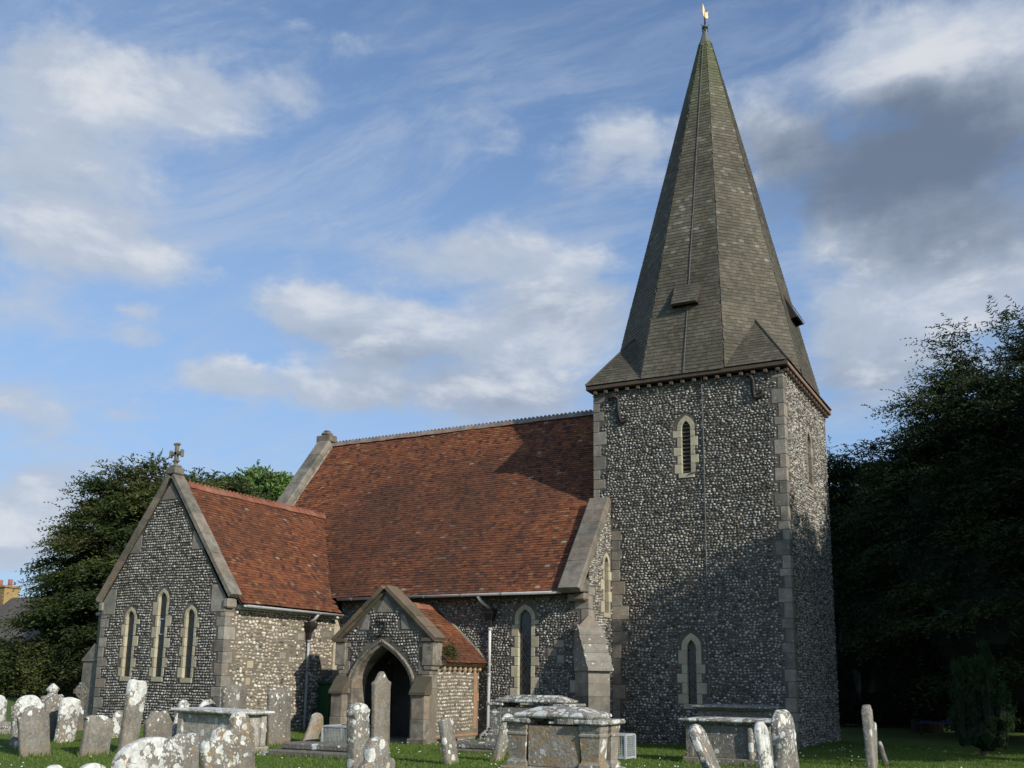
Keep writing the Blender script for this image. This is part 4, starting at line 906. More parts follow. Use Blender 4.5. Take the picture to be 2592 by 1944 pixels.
G('white lichened headstone leaning right, right of the diamond topped one',(-13.62,-11.20,.16),.54,.99,.11,'segment',5,0,4,.75,.4,.2)
G('low grey headstone with a white rimmed sloping top and two white patches',(-11.23,-12.37,.04),.69,.81,.12,'slope',5,0,0,.0,.85)
G('tall narrow slab headstone whitened over its upper half, before the lancet windows',(-11.24,-11.53,.04),.47,1.52,.12,'tall',5,0,0,.42,1.3,.26)
G('narrow speckled stone peeping out behind the tall white slab',(-13.98,-9.45,.17),.36,.63,.1,'round',0,0,0,.4,.2,.15)
G('broad necked grey headstone with a worn shoulder, left of the slab topped tomb',(-11.89,-10.09,.07),.81,.82,.12,'neck',-3,0,0,.05,.45,.2,.9)
G('pale round headed stone leaning right behind the broad necked headstone',(-12.48,-8.94,.10),.46,1.0,.1,'roundhead',6,0,0,.75,.3)
G('pale arched headstone rising behind the slab topped tomb',(-12.53,-7.98,.10),.64,.99,.1,'shoulder',-3,0,0,.7,.3)
G('tall dark grey headstone with scalloped sides and two white spots, behind the slab topped tomb',(-11.54,-8.11,.05),.75,1.42,.12,'flatears',-3,0,0,-.02,.15,0,.85)
G('large dark grey headstone splashed with white lichen, near the downpipe of the transept',(-10.88,-7.24,.02),.82,1.37,.1,'ears',-3,0,0,.14,.35,.15,.85)
G('round headed stone with orange lichen on its crown in front of the slab topped tomb',(-4.76,-15.12,0),.55,1.14,.13,'roundhead',-7,0,0,.38,.3,.32)
G('scalloped headstone heavy with grey and orange lichen, second of the front row',(-3.59,-16.76,0),.63,.99,.12,'scallop',-5,0,0,.40,.2,.34)
G('headstone with three small bumps along its top, beside the big white foreground stone',(-3.21,-17.79,0),.50,.97,.11,'triple',-5,0,0,.15,.75,.28)
G('big domed foreground headstone crusted white with lichen',(-2.22,-19.21,0),.88,1.01,.13,'dome',-3,0,0,.62,.8,.3)
G('white lichened stone top at the bottom edge just left of the big domed headstone',(-2.45,-19.72,0),.30,.77,.12,'dome',-3,0,0,.6,.6)
G('small white stone top cut by the bottom edge, left of the big domed headstone',(-2.62,-20.02,0),.16,.765,.1,'dome',-3,0,0,.7,.6)
G('yellowish stone leaning far to the right beside the mesh cage near the porch',(-10.52,-6.54,0),.47,.86,.1,'angular',26,0,0,.02,.5,.34,1.35)
G('baluster headed stone capped with white lichen in front of the church door',(-3.73,-13.62,0),.42,1.26,.16,'baluster',-4,0,0,.36,.8,.2)
G('round headed brown headstone spotted with lichen at the bottom edge, below the church door',(-2.04,-15.48,0),.72,.88,.13,'roundhead',-4,0,0,.30,.25,.34)
G('very tall grey headstone with an ogee top standing before the porch arch',(-8.50,-6.34,0),.66,1.82,.12,'ogee',-2,0,0,-.15,.0,.28,1.0)
G('narrow upright stone with a worn top before the right side of the porch',(-4.60,-9.43,0),.43,.91,.12,'worn',-2,-9,0,.12,.2,.18)
G('pale yellow stone leaning right beside the chest tomb with four pedestals',(-4.31,-8.08,0),.37,1.0,.11,'round',0,15,0,.35,.3,.30,1.3)
G('thick headstone leaning steeply left in front of the plain chest tomb',(.75,-9.49,0),.62,1.0,.13,'round',0,-23,0,.42,.45,.22)
G('thin brown edge on stone immediately left of the white leaning one',(.39,-5.75,0),.44,.79,.1,'worn',0,-1,0,.25,.3,.36)
G('white thin edge on stone leaning left between brown stones',(1.88,-10.42,0),.47,1.05,.1,'round',0,-7,-4,.85,.3)
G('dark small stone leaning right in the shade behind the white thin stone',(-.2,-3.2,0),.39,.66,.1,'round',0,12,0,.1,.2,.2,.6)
G('large pointed headstone seen at an angle at the tower corner',(2.53,-11.81,0),.74,1.27,.13,'round',0,-4,-5,.20,.6,.22)
G('worn stone leaning right against the large pointed headstone',(2.50,-12.53,0),.52,1.06,.12,'worn',0,12,0,.32,.35,.26)
G('tall brown stone with a white broken top, taller of the pair before the dark trees',(3.09,-8.13,0),.36,1.30,.13,'worn',0,-2,0,.05,.35,.12,1.15)
G('shorter brown stone with a rounded top, lower of the pair before the dark trees',(2.59,-4.80,0),.26,.91,.13,'round',0,1,0,.05,.3,.14,1.1)
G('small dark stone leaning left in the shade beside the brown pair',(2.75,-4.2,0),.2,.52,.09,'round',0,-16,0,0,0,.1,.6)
# celtic cross, its stone tone darkened to put the buttress shade into the colour
def cross_stone():
    t=thing('celtic_cross','stone celtic cross with a ringed head, darkened for the shade beside the transept buttress','cross',(-15.92,-9.0,.27))
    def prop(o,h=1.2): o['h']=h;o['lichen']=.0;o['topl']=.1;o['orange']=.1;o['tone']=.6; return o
    prop(Bm().box((-.08,-.2,-.1),(.08,.2,.12),.02).done('plinth',t,'grave')); prop(Bm().loft([[(-.06,-.11,.12),(.06,-.11,.12),(.06,.11,.12),(-.06,.11,.12)],[(-.05,-.07,.75),(.05,-.07,.75),(.05,.07,.75),(-.05,.07,.75)]]).done('shaft',t,'grave'))
    c=Bm(); c.box((-.05,-.06,.75),(.05,.06,1.18),.01); c.box((-.048,-.21,.90),(.048,.21,1.02),.01); prop(c.done('cross_head',t,'grave'))
    rg=[]
    for k in range(17):
        a=2*math.pi*k/16; d=Vector((0,math.cos(a),math.sin(a))); p=Vector((0,0,.96)); rg.append([p+d*.13+Vector((.03,0,0)),p+d*.18+Vector((.03,0,0)),p+d*.18-Vector((.03,0,0)),p+d*.13-Vector((.03,0,0))])
    prop(Bm().loft(rg,cap=False).done('ring',t,'grave'))
cross_stone()
# ------------------------------------------------------------------ chest tombs
def gp(o,h,lichen,topl,orange,tone=1): o['h']=h;o['lichen']=lichen;o['topl']=topl;o['orange']=orange*.7;o['tone']=tone; return o
def slab(name,par,x0,x1,y0,y1,z0,z1,rise,props,chamf=.03,tilt=(0,0)):
    def zz(x,y): return tilt[0]*(x-x0)+tilt[1]*(y-y0)
    rg=[]
    i_=min(x1-x0,y1-y0)*.32 if rise else .03
    for d,z in ((.03,z0),(0,z0+.03),(0,z1-.02),(.015,z1)) + (((i_,z1+rise),) if rise else ()):
        rg.append([(x,y,z+zz(x,y)) for x,y in ((x0+d,y0+d),(x1-d,y0+d),(x1-d,y1-d),(x0+d,y1-d))])
    return gp(Bm().loft(rg).done(name,par,'grave'),*props)
def pedestal(par,cx,cy,z0,z1,w,props,cap=True):
    rg=[]; H=z1-z0
    for r,t in ((1.02,0),(1.02,.10),(.90,.13),(.82,.17),(.94,.70),(1.02,.73),(1.02,.77),(.90,.80),(1.0,.88),(1.0,1)):
        rg.append([(cx-w/2*r,cy-w/2*r,z0+H*t),(cx+w/2*r,cy-w/2*r,z0+H*t),(cx+w/2*r,cy+w/2*r,z0+H*t),(cx-w/2*r,cy+w/2*r,z0+H*t)])
    gp(Bm().loft(rg).done('pedestal',par,'grave'),*props)
def chest_ped(label,x0,x1,y0,y1,zp,zb,zc,rise,pw,props,ptops,group=None):
    t=thing('chest_tomb',label,'tomb',(0,0,0))
    gp(box('plinth',(x0-.08,y0-.08,-.1),(x1+.08,y1+.08,zp),t,'grave',.02),*props)
    for cx in (x0+pw/2,x1-pw/2):
        for cy in (y0+pw/2,y1-pw/2):
            pedestal(t,cx,cy,zp,zb,pw,props); gp(box('pedestal_cap',(cx-pw*.72,cy-pw*.72,zb+.002),(cx+pw*.72,cy+pw*.72,zb+.075),t,'grave',.02),*ptops)
    gp(box('side_panel',(x0+pw+.01,y0+.05,zp+.002),(x1-pw-.01,y0+.13,zb-.03),t,'grave',.01),*props)
    gp(box('side_panel',(x0+pw+.01,y1-.13,zp+.002),(x1-pw-.01,y1-.05,zb-.03),t,'grave',.01),*props)
    for xx in (x0+.10,x1-.18): gp(box('end_panel',(xx,y0+pw+.01,zp+.002),(xx+.08,y1-pw-.01,zb-.03),t,'grave',.01),*props)
    slab('top_slab',t,x0+pw*.45,x1-pw*.45,y0-.05,y1+.05,zb+.08,zb+.15,rise,ptops)
    return t
chest_ped('nearest chest tomb, with corner pedestals, an orange lichened side panel and white slab',-1.66,-.08,-12.6,-11.8,.33,.98,0,.10,.34,(1.0,.02,.05,.34,1.25),(1.0,.30,.25,.12,1.1))
chest_ped('older pedestal tomb with a two tier domed slab below the nave lancet window',-6.62,-4.45,-4.35,-3.5,.34,1.02,0,.12,.32,(1.0,.15,.05,.15,1.0),(1.0,.25,.3,.1,.9))
def chest_plain(label,x0,x1,y0,y1,z,props,tops,over=.1,tilt=(0,0),matn='grave',g0=0):
    t=thing('chest_tomb',label,'tomb',(0,0,0)); 
    gp(box('plinth',(x0-.06,y0-.06,-.1),(x1+.06,y1+.06,g0+.12),t,matn,.02),*props)
    gp(box('chest',(x0+.05,y0+.05,g0+.12),(x1-.05,y1-.05,z-.012),t,matn,.01),*props)
    for xx in (x0,x1-.16):
        for yy in (y0,y1-.16): gp(box('corner_pilaster',(xx,yy,g0+.122),(xx+.16,yy+.16,z-.012),t,matn,.012),*props)
    gp(box('moulding',(x0-.03,y0-.03,z-.01),(x1+.03,y1+.03,z+.03),t,matn,.012),*props)
    slab('top_slab',t,x0-over,x1+over,y0-over,y1+over,z+.032,z+.10,.03,tops,tilt=tilt)
    return t
chest_plain('pale slab topped tomb with flat grey sides, left of the transept corner',-11.62,-9.78,-9.85,-8.95,.83,(.9,.02,.1,.05,1.7),(.9,.45,.4,0,1.6),.12,(-.02,.0))
chest_plain('plain dark chest tomb with a speckled slab before the tower',-1.0,.78,-5.9,-5.05,.80,(.9,.0,.1,.0,.8),(.9,.2,.2,.05,1.0),.12)
chest_plain('chest tomb with a thin flat slab standing against the foot of the tower',-1.9,-.1,-2.3,-1.5,1.0,(1.0,.0,.0,.0,.8),(1,.1,.1,0,1.0),.1)
def ledger(label,lo,hi,step,props):
    t=thing('ledger_stone',label,'tomb',(0,0,0))
    slab('top_slab',t,lo[0]+step,hi[0]-step,lo[1]+step,hi[1]-step,lo[2]+.13,lo[2]+.26,.03,props); gp(box('kerb_step',(lo[0],lo[1],lo[2]-.1),(hi[0],hi[1],lo[2]+.128),t,'grave',.03),*props)
ledger('low stepped ledger stone lying on the grass in front of the mesh cage',(-9.0,-9.75,0),(-6.75,-8.75,0),.2,(.4,-.05,.1,.08,.8))
ledger('flat dark ledger stone on the grass left of the pedestal tombs',(-6.95,-6.2,-.06),(-5.35,-5.3,-.06),.05,(.4,.05,.1,.05,.7))
ledger('low weathered grave kerb at the far left edge',(-17.6,-11.3,.24),(-15.9,-10.5,.24),.06,(.4,.35,.1,.05,1.1))
gp(tag(Bm().loft([[(-9.3,-9.75,-.03),(-9.05,-9.75,-.03),(-9.05,-9.5,-.03),(-9.3,-9.5,-.03)],[(-9.25,-9.7,.08),(-9.12,-9.72,.05),(-9.1,-9.55,.06),(-9.24,-9.53,.09)]]).done('footstone',None,'grave'),'small broken footstone on the grass at the corner of the slab topped tomb','stone'),.3,.3,.2,.1,1.2)
# ------------------------------------------------------------------ mesh cages
def cage(label,x0,x1,y0,y1,z1,rz=0):
    t=thing('wire_cage',label,'cage',((x0+x1)/2,(y0+y1)/2,0)); t.rotation_euler=(0,0,R(rz)); hx,hy=(x1-x0)/2,(y1-y0)/2; b_=.022
    for x in (-hx,hx):
        for y in (-hy,hy): box('post',(x-b_,y-b_,-.05),(x+b_,y+b_,z1),t,'galv',.004)
    for y in (-hy,hy):
        for z in (z1,.05): box('rail',(-hx+b_,y-b_*.8,z-b_),(hx-b_,y+b_*.8,z+b_),t,'galv',.004)
    for x in (-hx,hx):
        for z in (z1,.05): box('rail',(x-b_*.8,-hy+b_,z-b_),(x+b_*.8,hy-b_,z+b_),t,'galv',.004)
    m=Bm(); w=.004; s_=.045
    for y in (-hy,hy):
        x=-hx
        while x<hx: m.box((x-w,y-w,.05),(x+w,y+w,z1)); x+=s_
        z=.07
        while z<z1: m.box((-hx,y-w,z-w),(hx,y+w,z+w)); z+=s_
    for x in (-hx,hx):
        y=-hy
        while y<hy: m.box((x-w,y-w,.05),(x+w,y+w,z1)); y+=s_
        z=.07
        while z<z1: m.box((x-w,-hy,z-w),(x+w,hy,z+w)); z+=s_
    x=-hx
    while x<hx: m.box((x-w,-hy,z1-w),(x+w,hy,z1+w)); x+=s_
    y=-hy
    while y<hy: m.box((-hx,y-w,z1-w),(hx,y+w,z1+w)); y+=s_
    kind(m.done('wire_mesh',t,'galv'),'stuff')
cage('galvanised wire mesh cage on the grass before the porch buttress',-9.75,-8.70,-7.0,-6.1,.50)
cage('galvanised wire mesh cage beside the orange lichened pedestal tomb',-2.78,-2.20,-6.3,-5.75,.52)
# dark green locker beside the porch
lk=thing('storage_locker','dark green metal locker tucked in the corner between transept and porch','locker',(-12.95,-2.35,.12)); box('locker_body',(-.45,-.35,0),(.45,.35,1.35),lk,'green',.02); box('locker_door',(-.42,-.372,.05),(-.01,-.352,1.3),lk,'green',.006); box('locker_door',(.01,-.372,.05),(.42,-.352,1.3),lk,'green',.006); box('locker_lid',(-.48,-.39,1.352),(.48,.38,1.42),lk,'green',.015)
# blue slatted sign board / crate far under the trees
bb=thing('slatted_bench','blue slatted bench far back under the dark trees','bench',(2.3,11.0,0))
for k in range(9): box('slat',(-.62+k*.14,-.02,.42),(-.52+k*.14,.02,.92),bb,'blue',.004)
box('seat',(-.66,-.42,.40),(.64,-.025,.44),bb,'blue',.01)
for x in (-.6,.5): box('leg',(x,-.40,0),(x+.07,-.33,.398),bb,'iron',.006); box('leg',(x,-.08,0),(x+.07,-.025,.398),bb,'iron',.006)
# ------------------------------------------------------------------ foliage
def sprays(cent,dirs,L,leafL,leafW,nl,cols,droop,seed):
    """cent (N,3), dirs (N,3): curved sprays with leaf triangles in pairs"""
    g=np.random.default_rng(seed); n=len(cent)
    d=dirs/np.linalg.norm(dirs,axis=1)[:,None]; L=np.asarray(L).reshape(n,1)
    side=np.cross(d,[0,0,1.0]); side/=np.linalg.norm(side,axis=1)[:,None]+1e-6
    roll=g.normal(0,.5,(n,1)); side=side*np.cos(roll)+np.array([0,0,1.0])*np.sin(roll)
    V=[];C=[]
    for j in range(nl):
        t=(j+.6)/nl; p=cent+d*L*t+np.array([0,0,-1.0])*(droop*L*t*t)
        tdir=d+np.array([0,0,-1.0])*(2*droop*t); tdir/=np.linalg.norm(tdir,axis=1)[:,None]
        for s_ in (-1,1):
            ll=leafL*(1.15-.6*t)*g.uniform(.7,1.3,(n,1)); ld=tdir*g.uniform(.5,.9,(n,1))+side*s_*g.uniform(.5,1,(n,1))+g.normal(0,.18,(n,3)); ld/=np.linalg.norm(ld,axis=1)[:,None]
            w_=np.cross(ld,g.normal(0,1,(n,3))); w_/=np.linalg.norm(w_,axis=1)[:,None]+1e-6
            q0=p-w_*leafW*.5; q1=p+w_*leafW*.5; tip=p+ld*ll
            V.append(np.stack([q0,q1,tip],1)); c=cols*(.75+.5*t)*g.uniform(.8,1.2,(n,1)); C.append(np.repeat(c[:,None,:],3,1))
    return np.concatenate(V),np.concatenate(C)
def lumpy_core(c,r,seed,amp=.25):
    bm=bmesh.new(); bmesh.ops.create_icosphere(bm,subdivisions=4,radius=1)
    v=[];f=[]
    for x in bm.verts:
        p=x.co.copy(); k=1+amp*noise.fractal(p*1.6+Vector((seed,0,0)),1,2,3); v.append((c[0]+p.x*r[0]*k,c[1]+p.y*r[1]*k,max(.1,c[2]+p.z*r[2]*k)))
    bm.verts.index_update(); f=[[q.index for q in x.verts] for x in bm.faces]; bm.free(); return np.array(v),f
def tree(name,label,cat,loc,blobs,nclump,nspray,pal,seed,leaf=(.16,.05),nl=5,L=(.5,1.0),droop=.45,trunk=.35,th=3,core=.74,group=None,clump=1.0,minz=.3,upw=.1,corecol=.35,tier=0):
    """blobs: list of (cx,cy,cz,rx,ry,rz) relative to loc making the crown"""
    g=np.random.default_rng(seed); t=thing(name,label,cat,loc,group)
    # trunk and limbs
    b=Bm(); top=max(q[2] for q in blobs)
    b.tube([(0,0,-.3),(.05,.03,th*.4),(0,.1,th),(.15,.05,th+(top-th)*.6)],[trunk*1.35,trunk,trunk*.8,trunk*.3],9)
    b.done('trunk',t,'bark',True)
    for q in blobs:
        if (abs(q[0])+abs(q[1]))<.4: continue
        Bm().tube([(0,.1,th*.8),(q[0]*.45,q[1]*.45,th*.8+(q[2]-th*.8)*.6),(q[0]*.9,q[1]*.9,q[2])],[trunk*.5,trunk*.33,trunk*.1],7).done('limb',t,'bark',True)
    vol=np.array([(q[3]*q[4]*q[5])**.67 for q in blobs]); pr=vol/vol.sum(); which=g.choice(len(blobs),nclump,p=pr)
    B=np.array(blobs)[which]; u=g.normal(0,1,(nclump,3)); u/=np.linalg.norm(u,axis=1)[:,None]; u[:,2]=np.where(u[:,2]<-.55,-u[:,2]*.6,u[:,2])
    rad=g.uniform(.80,1.10,(nclump,1))
    cc=B[:,:3]+u*B[:,3:]*rad; keep=cc[:,2]>minz; cc=cc[keep]; u=u[keep]; B=B[keep]
    if tier: ph=g.uniform(0,tier,len(cc))*0+np.floor((np.arctan2(cc[:,1],cc[:,0])+3.2)*1.6)*.37*tier; cc[:,2]=np.round((cc[:,2]-ph)/tier)*tier+ph+g.normal(0,.10,len(cc)); B=B[cc[:,2]>minz]; u=u[cc[:,2]>minz]; cc=cc[cc[:,2]>minz]
    # drop clumps buried in another blob
    inside=np.zeros(len(cc),bool)
    for q in blobs: inside|=(((cc-np.array(q[:3]))/np.array(q[3:]))**2).sum(1)<.50
    cc=cc[~inside]; u=u[~inside]; n=len(cc)
    tone=g.uniform(.65,1.3,(n,1)); hue=g.integers(0,len(pal),n); pc_=np.array(pal)[hue]*tone
    cs=np.repeat(cc,nspray,0)+g.normal(0,.33*clump,(n*nspray,3))*np.array([1.25,1.25,.45] if tier else [1,1,1]); dirs=np.repeat(u,nspray,0)*1.0+g.normal(0,.5,(n*nspray,3)); dirs[:,2]=dirs[:,2]*(.35 if tier else .6)+upw
    cols=np.repeat(pc_,nspray,0)*g.uniform(.75,1.25,(n*nspray,1))
    V,C=sprays(cs,dirs,g.uniform(L[0],L[1],n*nspray),leaf[0],leaf[1],nl,cols,droop,seed+1)
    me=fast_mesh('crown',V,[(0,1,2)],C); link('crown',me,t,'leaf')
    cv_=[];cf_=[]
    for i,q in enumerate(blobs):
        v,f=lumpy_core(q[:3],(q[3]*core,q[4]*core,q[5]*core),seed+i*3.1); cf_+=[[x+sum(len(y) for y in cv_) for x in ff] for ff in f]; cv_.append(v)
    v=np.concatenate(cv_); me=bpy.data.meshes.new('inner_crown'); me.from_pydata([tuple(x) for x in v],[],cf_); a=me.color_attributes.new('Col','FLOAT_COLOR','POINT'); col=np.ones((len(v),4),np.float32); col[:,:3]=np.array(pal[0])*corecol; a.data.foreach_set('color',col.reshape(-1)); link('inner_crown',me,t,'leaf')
    return t
YEW=[(.026,.042,.014),(.032,.046,.013),(.040,.054,.016),(.022,.036,.013)]
YEW_SUNLIT=[(.040,.060,.016),(.052,.072,.018),(.070,.082,.023),(.028,.044,.013),(.078,.080,.026)]  # left yews: sunlit brightness put into the leaf palette
BRD=[(.085,.150,.035),(.105,.175,.048),(.070,.125,.030),(.125,.19,.065)]
# big yew behind and to the right of the tower
tree('yew_tree','huge dark yew filling the right side of the view beyond the tower','tree',(6.6,11.5,0),[(0,0,7.6,5.0,4.6,6.3),(-2.8,-1.5,5.4,3.5,3.2,4.5),(1.5,-3.0,6.0,4.2,3.2,5.2),(-1.6,0,9.7,2.8,3,3.2),(.8,.3,11.2,2.6,2.6,2.7),(-3.3,-.2,8.0,2.2,2.2,2.6),(-2.0,-4.2,3.2,2.6,2.2,3.2),(2.4,-5.0,3.4,2.6,2.2,3.3)],800,42,YEW,11,leaf=(.17,.05),nl=6,L=(.6,1.4),droop=.42,trunk=.6,minz=.1,clump=.95,tier=.8,upw=.16)
tree('yew_tree','lower dark yew whose crown shows between the tower edge and the huge yew','tree',(1.6,13.5,0),[(0,0,6.2,3.6,3.2,4.6),(-1.6,0,5.2,2.8,2.6,3.6),(-.8,-.6,8.4,2.0,2,2.2),(0,-2.6,3.2,3.4,2.4,3.2),(-3.4,.3,7.4,2.0,2.2,2.9)],380,38,YEW,12,leaf=(.17,.055),nl=6,L=(.6,1.3),droop=.42,trunk=.45,minz=.1,clump=.95,tier=.8,upw=.16)
# yews outside the picture on the right whose shade falls on the tower and the lawn
tree('yew_tree','yew standing out of view to the right, shading the tower','tree',(11.2,3.4,0),[(0,0,7.6,3.4,3.6,5.4),(.3,2.4,8.2,3.2,3.2,5.0),(.6,-1.2,5.2,2.6,2.6,4.6)],360,26,YEW,13,leaf=(.3,.12),nl=4,trunk=.6,th=3.4,core=.85)
tree('yew_tree','yew standing out of view to the right, nearest to the viewer','tree',(11.6,-3.0,0),[(0,0,7.9,2.9,3.0,3.4),(.6,1.9,8.3,2.6,2.4,3.5),(-.2,-1.3,6.2,2.0,2.0,2.0)],320,28,YEW,14,leaf=(.26,.1),nl=4,trunk=.5,th=4.4,core=.85)
# left of the church
tree('yew_tree','big olive green yew behind the left gable of the transept','tree',(-28.0,3.0,.7),[(.3,0,4.8,2.7,3.2,3.8),(-1.9,-.8,5.6,1.3,1.5,.8),(-2.2,-.6,4.1,1.2,1.4,.8),(-1.0,0,7.3,1.3,1.5,.9),(.6,.3,8.0,1.8,1.8,1.2),(2.4,.5,7.4,1.9,2.0,1.4),(2.6,.8,5.6,2.0,2.2,2.2),(-1.4,-1.8,2.6,1.7,1.6,1.5),(1.6,-1.8,3.0,2.2,1.8,2.4)],420,40,YEW_SUNLIT,15,leaf=(.20,.065),nl=6,L=(.6,1.35),trunk=.55,droop=.38,core=.60,clump=.8,tier=1.25,upw=.18)
tree('bushy_yew','olive bushy yew in front of the thatched cottage at the left edge','tree',(-29.8,.2,.4),[(0,0,1.1,1.8,1.7,1.0),(1.5,.4,1.3,1.4,1.5,1.2),(-2.2,.3,1.0,1.7,1.6,.9),(2.6,.6,.7,1.3,1.4,1.0)],230,34,YEW_SUNLIT,16,leaf=(.17,.06),trunk=.25,th=.7,core=.72,minz=.0)
tree('yew_tree','darker evergreen rising just behind the gable cross of the transept','tree',(-35.6,13.0,.75),[(0,0,8.2,3.4,3,3.4),(-2.6,0,7.6,2.4,2.4,2.6),(3.0,0,8.0,3.0,3,2.6),(0,0,5,4.2,4,4)],280,30,YEW_SUNLIT[:2]+YEW,17,leaf=(.24,.09),trunk=.5,th=4)
tree('broadleaf_tree','bright green broadleaf tree beyond the ridge of the transept roof','tree',(-46.2,30.0,.75),[(0,0,12.4,2.8,3,3.2),(-2.4,0,11.0,2.2,2.4,2.6),(2.6,0,11.6,2.4,2.4,2.6),(-.6,0,14.2,1.9,2,1.6),(1.6,-.5,13.8,1.6,1.8,1.5),(4.4,0,10.4,2.4,2.4,2.4),(-4.4,0,9.2,2.0,2.0,2.0),(0,0,8.5,4.4,3.2,3)],480,44,BRD,18,leaf=(.24,.17),nl=4,trunk=.5,th=6,droop=.2,upw=.2,clump=1.1,core=.66,L=(.4,.8))
# yew backdrop added under the trees so that the far lawn ends in shade
tree('yew_backdrop','low yew growth added behind the celtic cross to darken the gap at left','hedge',(-24.5,1.5,.6),[(-2,0,1.6,2.2,1.6,1.8),(1.5,0,1.6,2.4,1.6,1.8)],120,30,YEW,19,leaf=(.18,.06),trunk=.2,th=.6,core=.8,minz=.0)
tree('yew_backdrop','low yew growth added at right under the huge yew, closing a light gap','hedge',(5.0,17.5,0),[(-9,1,1.6,3.4,1.8,3.4),(-6.8,.4,1.2,3.2,1.6,2.6),(-4.5,0,1.6,3.4,1.8,3.4),(-2.2,0,1.2,3.2,1.6,2.6),(0,0,1.6,3.4,1.8,3.4),(2.2,0,1.2,3.2,1.6,2.6),(4,0,1.6,3.2,1.8,3.2)],230,26,YEW,20,leaf=(.2,.07),trunk=.2,th=.6,core=.98,minz=.0)
# small conifer with several spires
t=tree('dwarf_conifer','dwarf conifer with several upright green tips standing on the lawn before the dark yew','shrub',(4.25,.6,0),[(-.42,0,1.1,.15,.16,1.0),(-.14,.05,1.15,.17,.18,1.15),(.22,0,1.25,.20,.2,1.2),(.48,.05,.9,.18,.2,.8),(.05,0,.45,.42,.36,.42)],220,26,[(.022,.050,.018),(.028,.060,.020)],21,leaf=(.06,.018),nl=4,L=(.08,.17),droop=-.3,trunk=.08,th=.3,core=.8,clump=.13,minz=.05,upw=1.2)
# ivy-like fern growing by the porch kneeler
g=np.random.default_rng(5); n=60; cs=np.array([P2+.22,YP+.62,2.45])+g.normal(0,.10,(n,3)); dd=np.array([.5,.2,-.2])+g.normal(0,.7,(n,3))
V,C=sprays(cs,dd,g.uniform(.15,.35,n),.07,.025,5,np.tile(np.array([.035,.06,.018]),(n,1)),.3,6); fern=thing('fern','tuft of fern growing out of the porch roof beside the kneeler','plant'); link('foliage',fast_mesh('foliage',V,[(0,1,2)],C),fern,'leaf')
# ------------------------------------------------------------------ cottage at far left
ct=thing('cottage','thatched cottage with a yellow lichened brick chimney behind the bushes at far left','cottage',(-4.4,0,.3)); yc=15.0
def bxn(n,lo,hi,m,bev=.01): return box(n,lo,hi,ct,m,bev)
bxn('wall',(-58.0,yc+.2,0),(-44.2,yc+5.8,3.6),'white',.02)
Bm().loft([[(x,yc-.5,3.3),(x,yc-.5,3.6),(x,yc+3,6.55),(x,yc+6.5,3.6),(x,yc+6.5,3.3),(x,yc+3,6.1)] for x in (-53.6,-43.6)]).done('thatched_roof',ct,'thatch')
Bm().loft([[(x,yc-.4,3.45),(x,yc-.4,3.8),(x,yc+3,6.75),(x,yc+6.4,3.8),(x,yc+6.4,3.45),(x,yc+3,6.4)] for x in (-53.85,-53.62)]).done('verge_board',ct,'white')
ch=bxn('chimney',(-54.4,yc+2.4,5.4),(-52.5,yc+3.5,7.2),'chimney',.03)
for r_i in range(14):
    for c_i in range(7):
        x=-54.4+c_i*.27+(.13 if r_i%2 else 0); z=5.62+r_i*.115
        if x+.25>-52.5: continue
        box('brick',(x+.008,yc+2.375,z),(x+.255,yc+2.398,z+.10),ch,'chimney',.0)
Bm().box((-54.5,yc+2.3,7.2),(-52.4,yc+3.6,7.36),.03).done('chimney_cap',ct,'chimney')
for x in (-53.75,-52.72): Bm().tube([(x,yc+2.9,7.36),(x,yc+2.9,7.55),(x,yc+2.9,7.78),(x,yc+2.9,7.80)],[.17,.14,.16,.12],10).done('chimney_pot',ct,'pot',True)
wv=bxn('window',(-52.0,yc+.12,1.2),(-50.8,yc+.198,2.4),'white',.01); box('pane',(-51.93,yc+.10,1.27),(-51.42,yc+.118,2.33),wv,'glass',0); box('pane',(-51.38,yc+.10,1.27),(-50.87,yc+.118,2.33),wv,'glass',0)
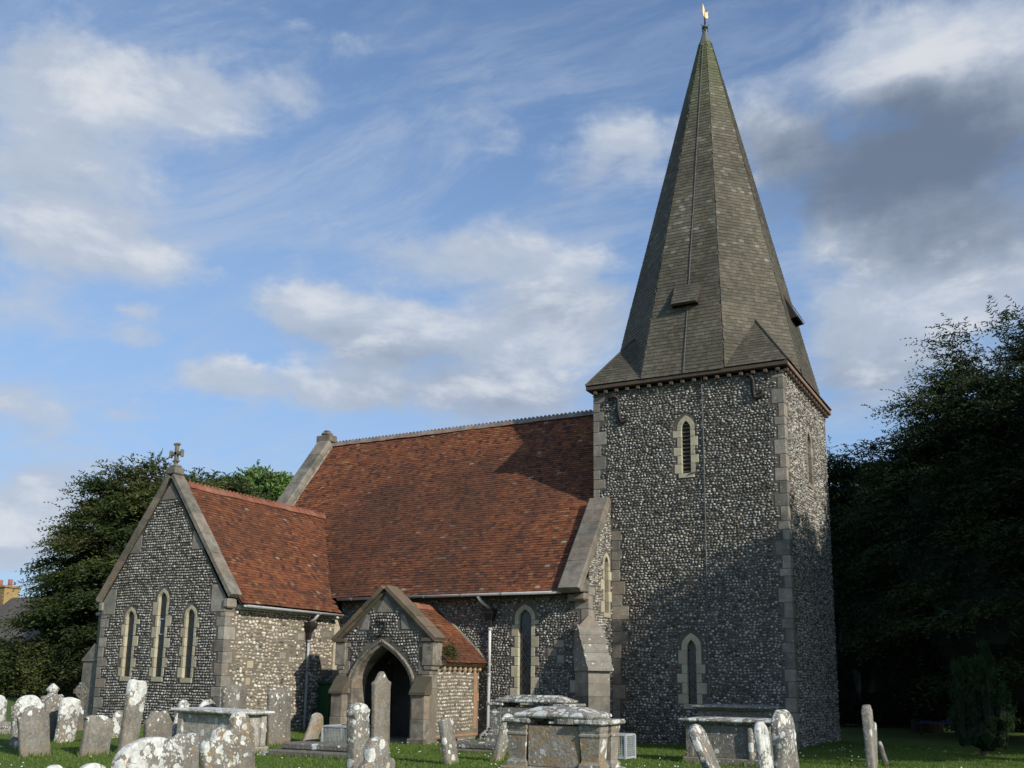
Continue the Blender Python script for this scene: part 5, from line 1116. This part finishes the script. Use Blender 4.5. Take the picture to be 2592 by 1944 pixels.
# ------------------------------------------------------------------ grass and daisies
g=np.random.default_rng(3); n=150000
dist=9.0+22*g.random(n)**1.15; aa=R(-4)+R(64)*g.random(n)   # wedge of lawn before the church
px=CAM[0]-np.sin(aa)*dist; py=CAM[1]+np.cos(aa)*dist
ok=~((py>YT-.05)&(px<X2+.05)&(px>X1-.9))&~((py>YN-.05)&(px<XW)) &~((py>-.05)&(px<.05))&~((py>YP-.1)&(px>P1)&(px<P2))
px,py=px[ok],py[ok]; n=len(px); pz=np.clip(.05*np.maximum(0,-10.5-px),0,.75)+.02*np.sin(px*.9+py*.3)*np.sin(py*.7)
h=g.uniform(.02,.055,n)
tx,ty,th_=[],[],[]
for o in list(bpy.data.objects):
    if o.get('category')=='gravestone' or o.name.startswith('plinth') or o.name.startswith('kerb_step'):
        bb=[Vector(c) for c in o.bound_box]; x0,x1=min(c.x for c in bb),max(c.x for c in bb); y0,y1=min(c.y for c in bb),max(c.y for c in bb)
        if o.parent and o.parent.get('category') not in ('tomb',): continue
        m_=int(110*((x1-x0)+(y1-y0)))
        for _ in range(m_):
            t=g.random(); e=g.normal(.03,.03)
            if g.random()<(x1-x0)/((x1-x0)+(y1-y0)): p=Vector((x0+t*(x1-x0),(y0-e) if g.random()<.5 else (y1+e),0))
            else: p=Vector(((x0-e) if g.random()<.5 else (x1+e),y0+t*(y1-y0),0))
            p.rotate(o.rotation_euler.to_matrix() if False else Matrix.Rotation(o.rotation_euler.z,3,'Z')); p+=Vector(o.location); tx.append(p.x); ty.append(p.y); th_.append(g.uniform(.05,.13))
px=np.concatenate([px,tx]); py=np.concatenate([py,ty]); h=np.concatenate([h,th_]); n=len(px); pz=np.clip(.05*np.maximum(0,-10.5-px),0,.75)+.02*np.sin(px*.9+py*.3)*np.sin(py*.7)
a=g.uniform(0,6.283,n); w_=.006+.010*g.random(n); lx=g.normal(0,.022,n); ly=g.normal(0,.022,n)
V=np.stack([np.stack([px-np.cos(a)*w_,py-np.sin(a)*w_,pz-.01],-1),np.stack([px+np.cos(a)*w_,py+np.sin(a)*w_,pz-.01],-1),np.stack([px+lx,py+ly,pz+h],-1)],1)
pal=np.array([(.095,.175,.016),(.115,.195,.024),(.075,.135,.016),(.15,.17,.04)]); c=pal[g.integers(0,4,n)]*g.uniform(.7,1.2,(n,1)); C=np.repeat(c[:,None,:],3,1)
go=kind(link('grass',fast_mesh('grass',V,[(0,1,2)],C),None,'blade'),'stuff'); go['label']='short mown grass of the churchyard lawn'
n=900; dist=13+16*g.random(n); aa=R(-3)+R(62)*g.random(n); px=CAM[0]-np.sin(aa)*dist; py=CAM[1]+np.cos(aa)*dist
kp=np.array([noise.noise(Vector((x*.5,y*.5,3)))>.12 for x,y in zip(px,py)]); ok=kp&(py<YT-.3)|kp&(px>X2+.2)&(py<YP-.3)|kp&(px>.3)&(py<6); px,py=px[ok],py[ok]; n=len(px); pz=np.clip(.05*np.maximum(0,-10.5-px),0,.75)+.02*np.sin(px*.9+py*.3)*np.sin(py*.7)+.06
r_=g.uniform(.010,.017,n); ang=np.linspace(0,2*math.pi,7)[:-1]; V=np.stack([np.stack([px+r_*math.cos(t),py+r_*math.sin(t),pz+.006*math.sin(t*1.0)],-1) for t in ang],1)
V2=V.copy(); V2[:,:,2]-=.006; V=np.concatenate([V,V2],1)
da=kind(link('daisies',fast_mesh('daisies',V,[tuple(range(6)),tuple(range(11,5,-1))]+[(i,6+i,6+(i+1)%6,(i+1)%6) for i in range(6)]),None,'daisy'),'stuff'); da['label']='white daisies scattered over the lawn'
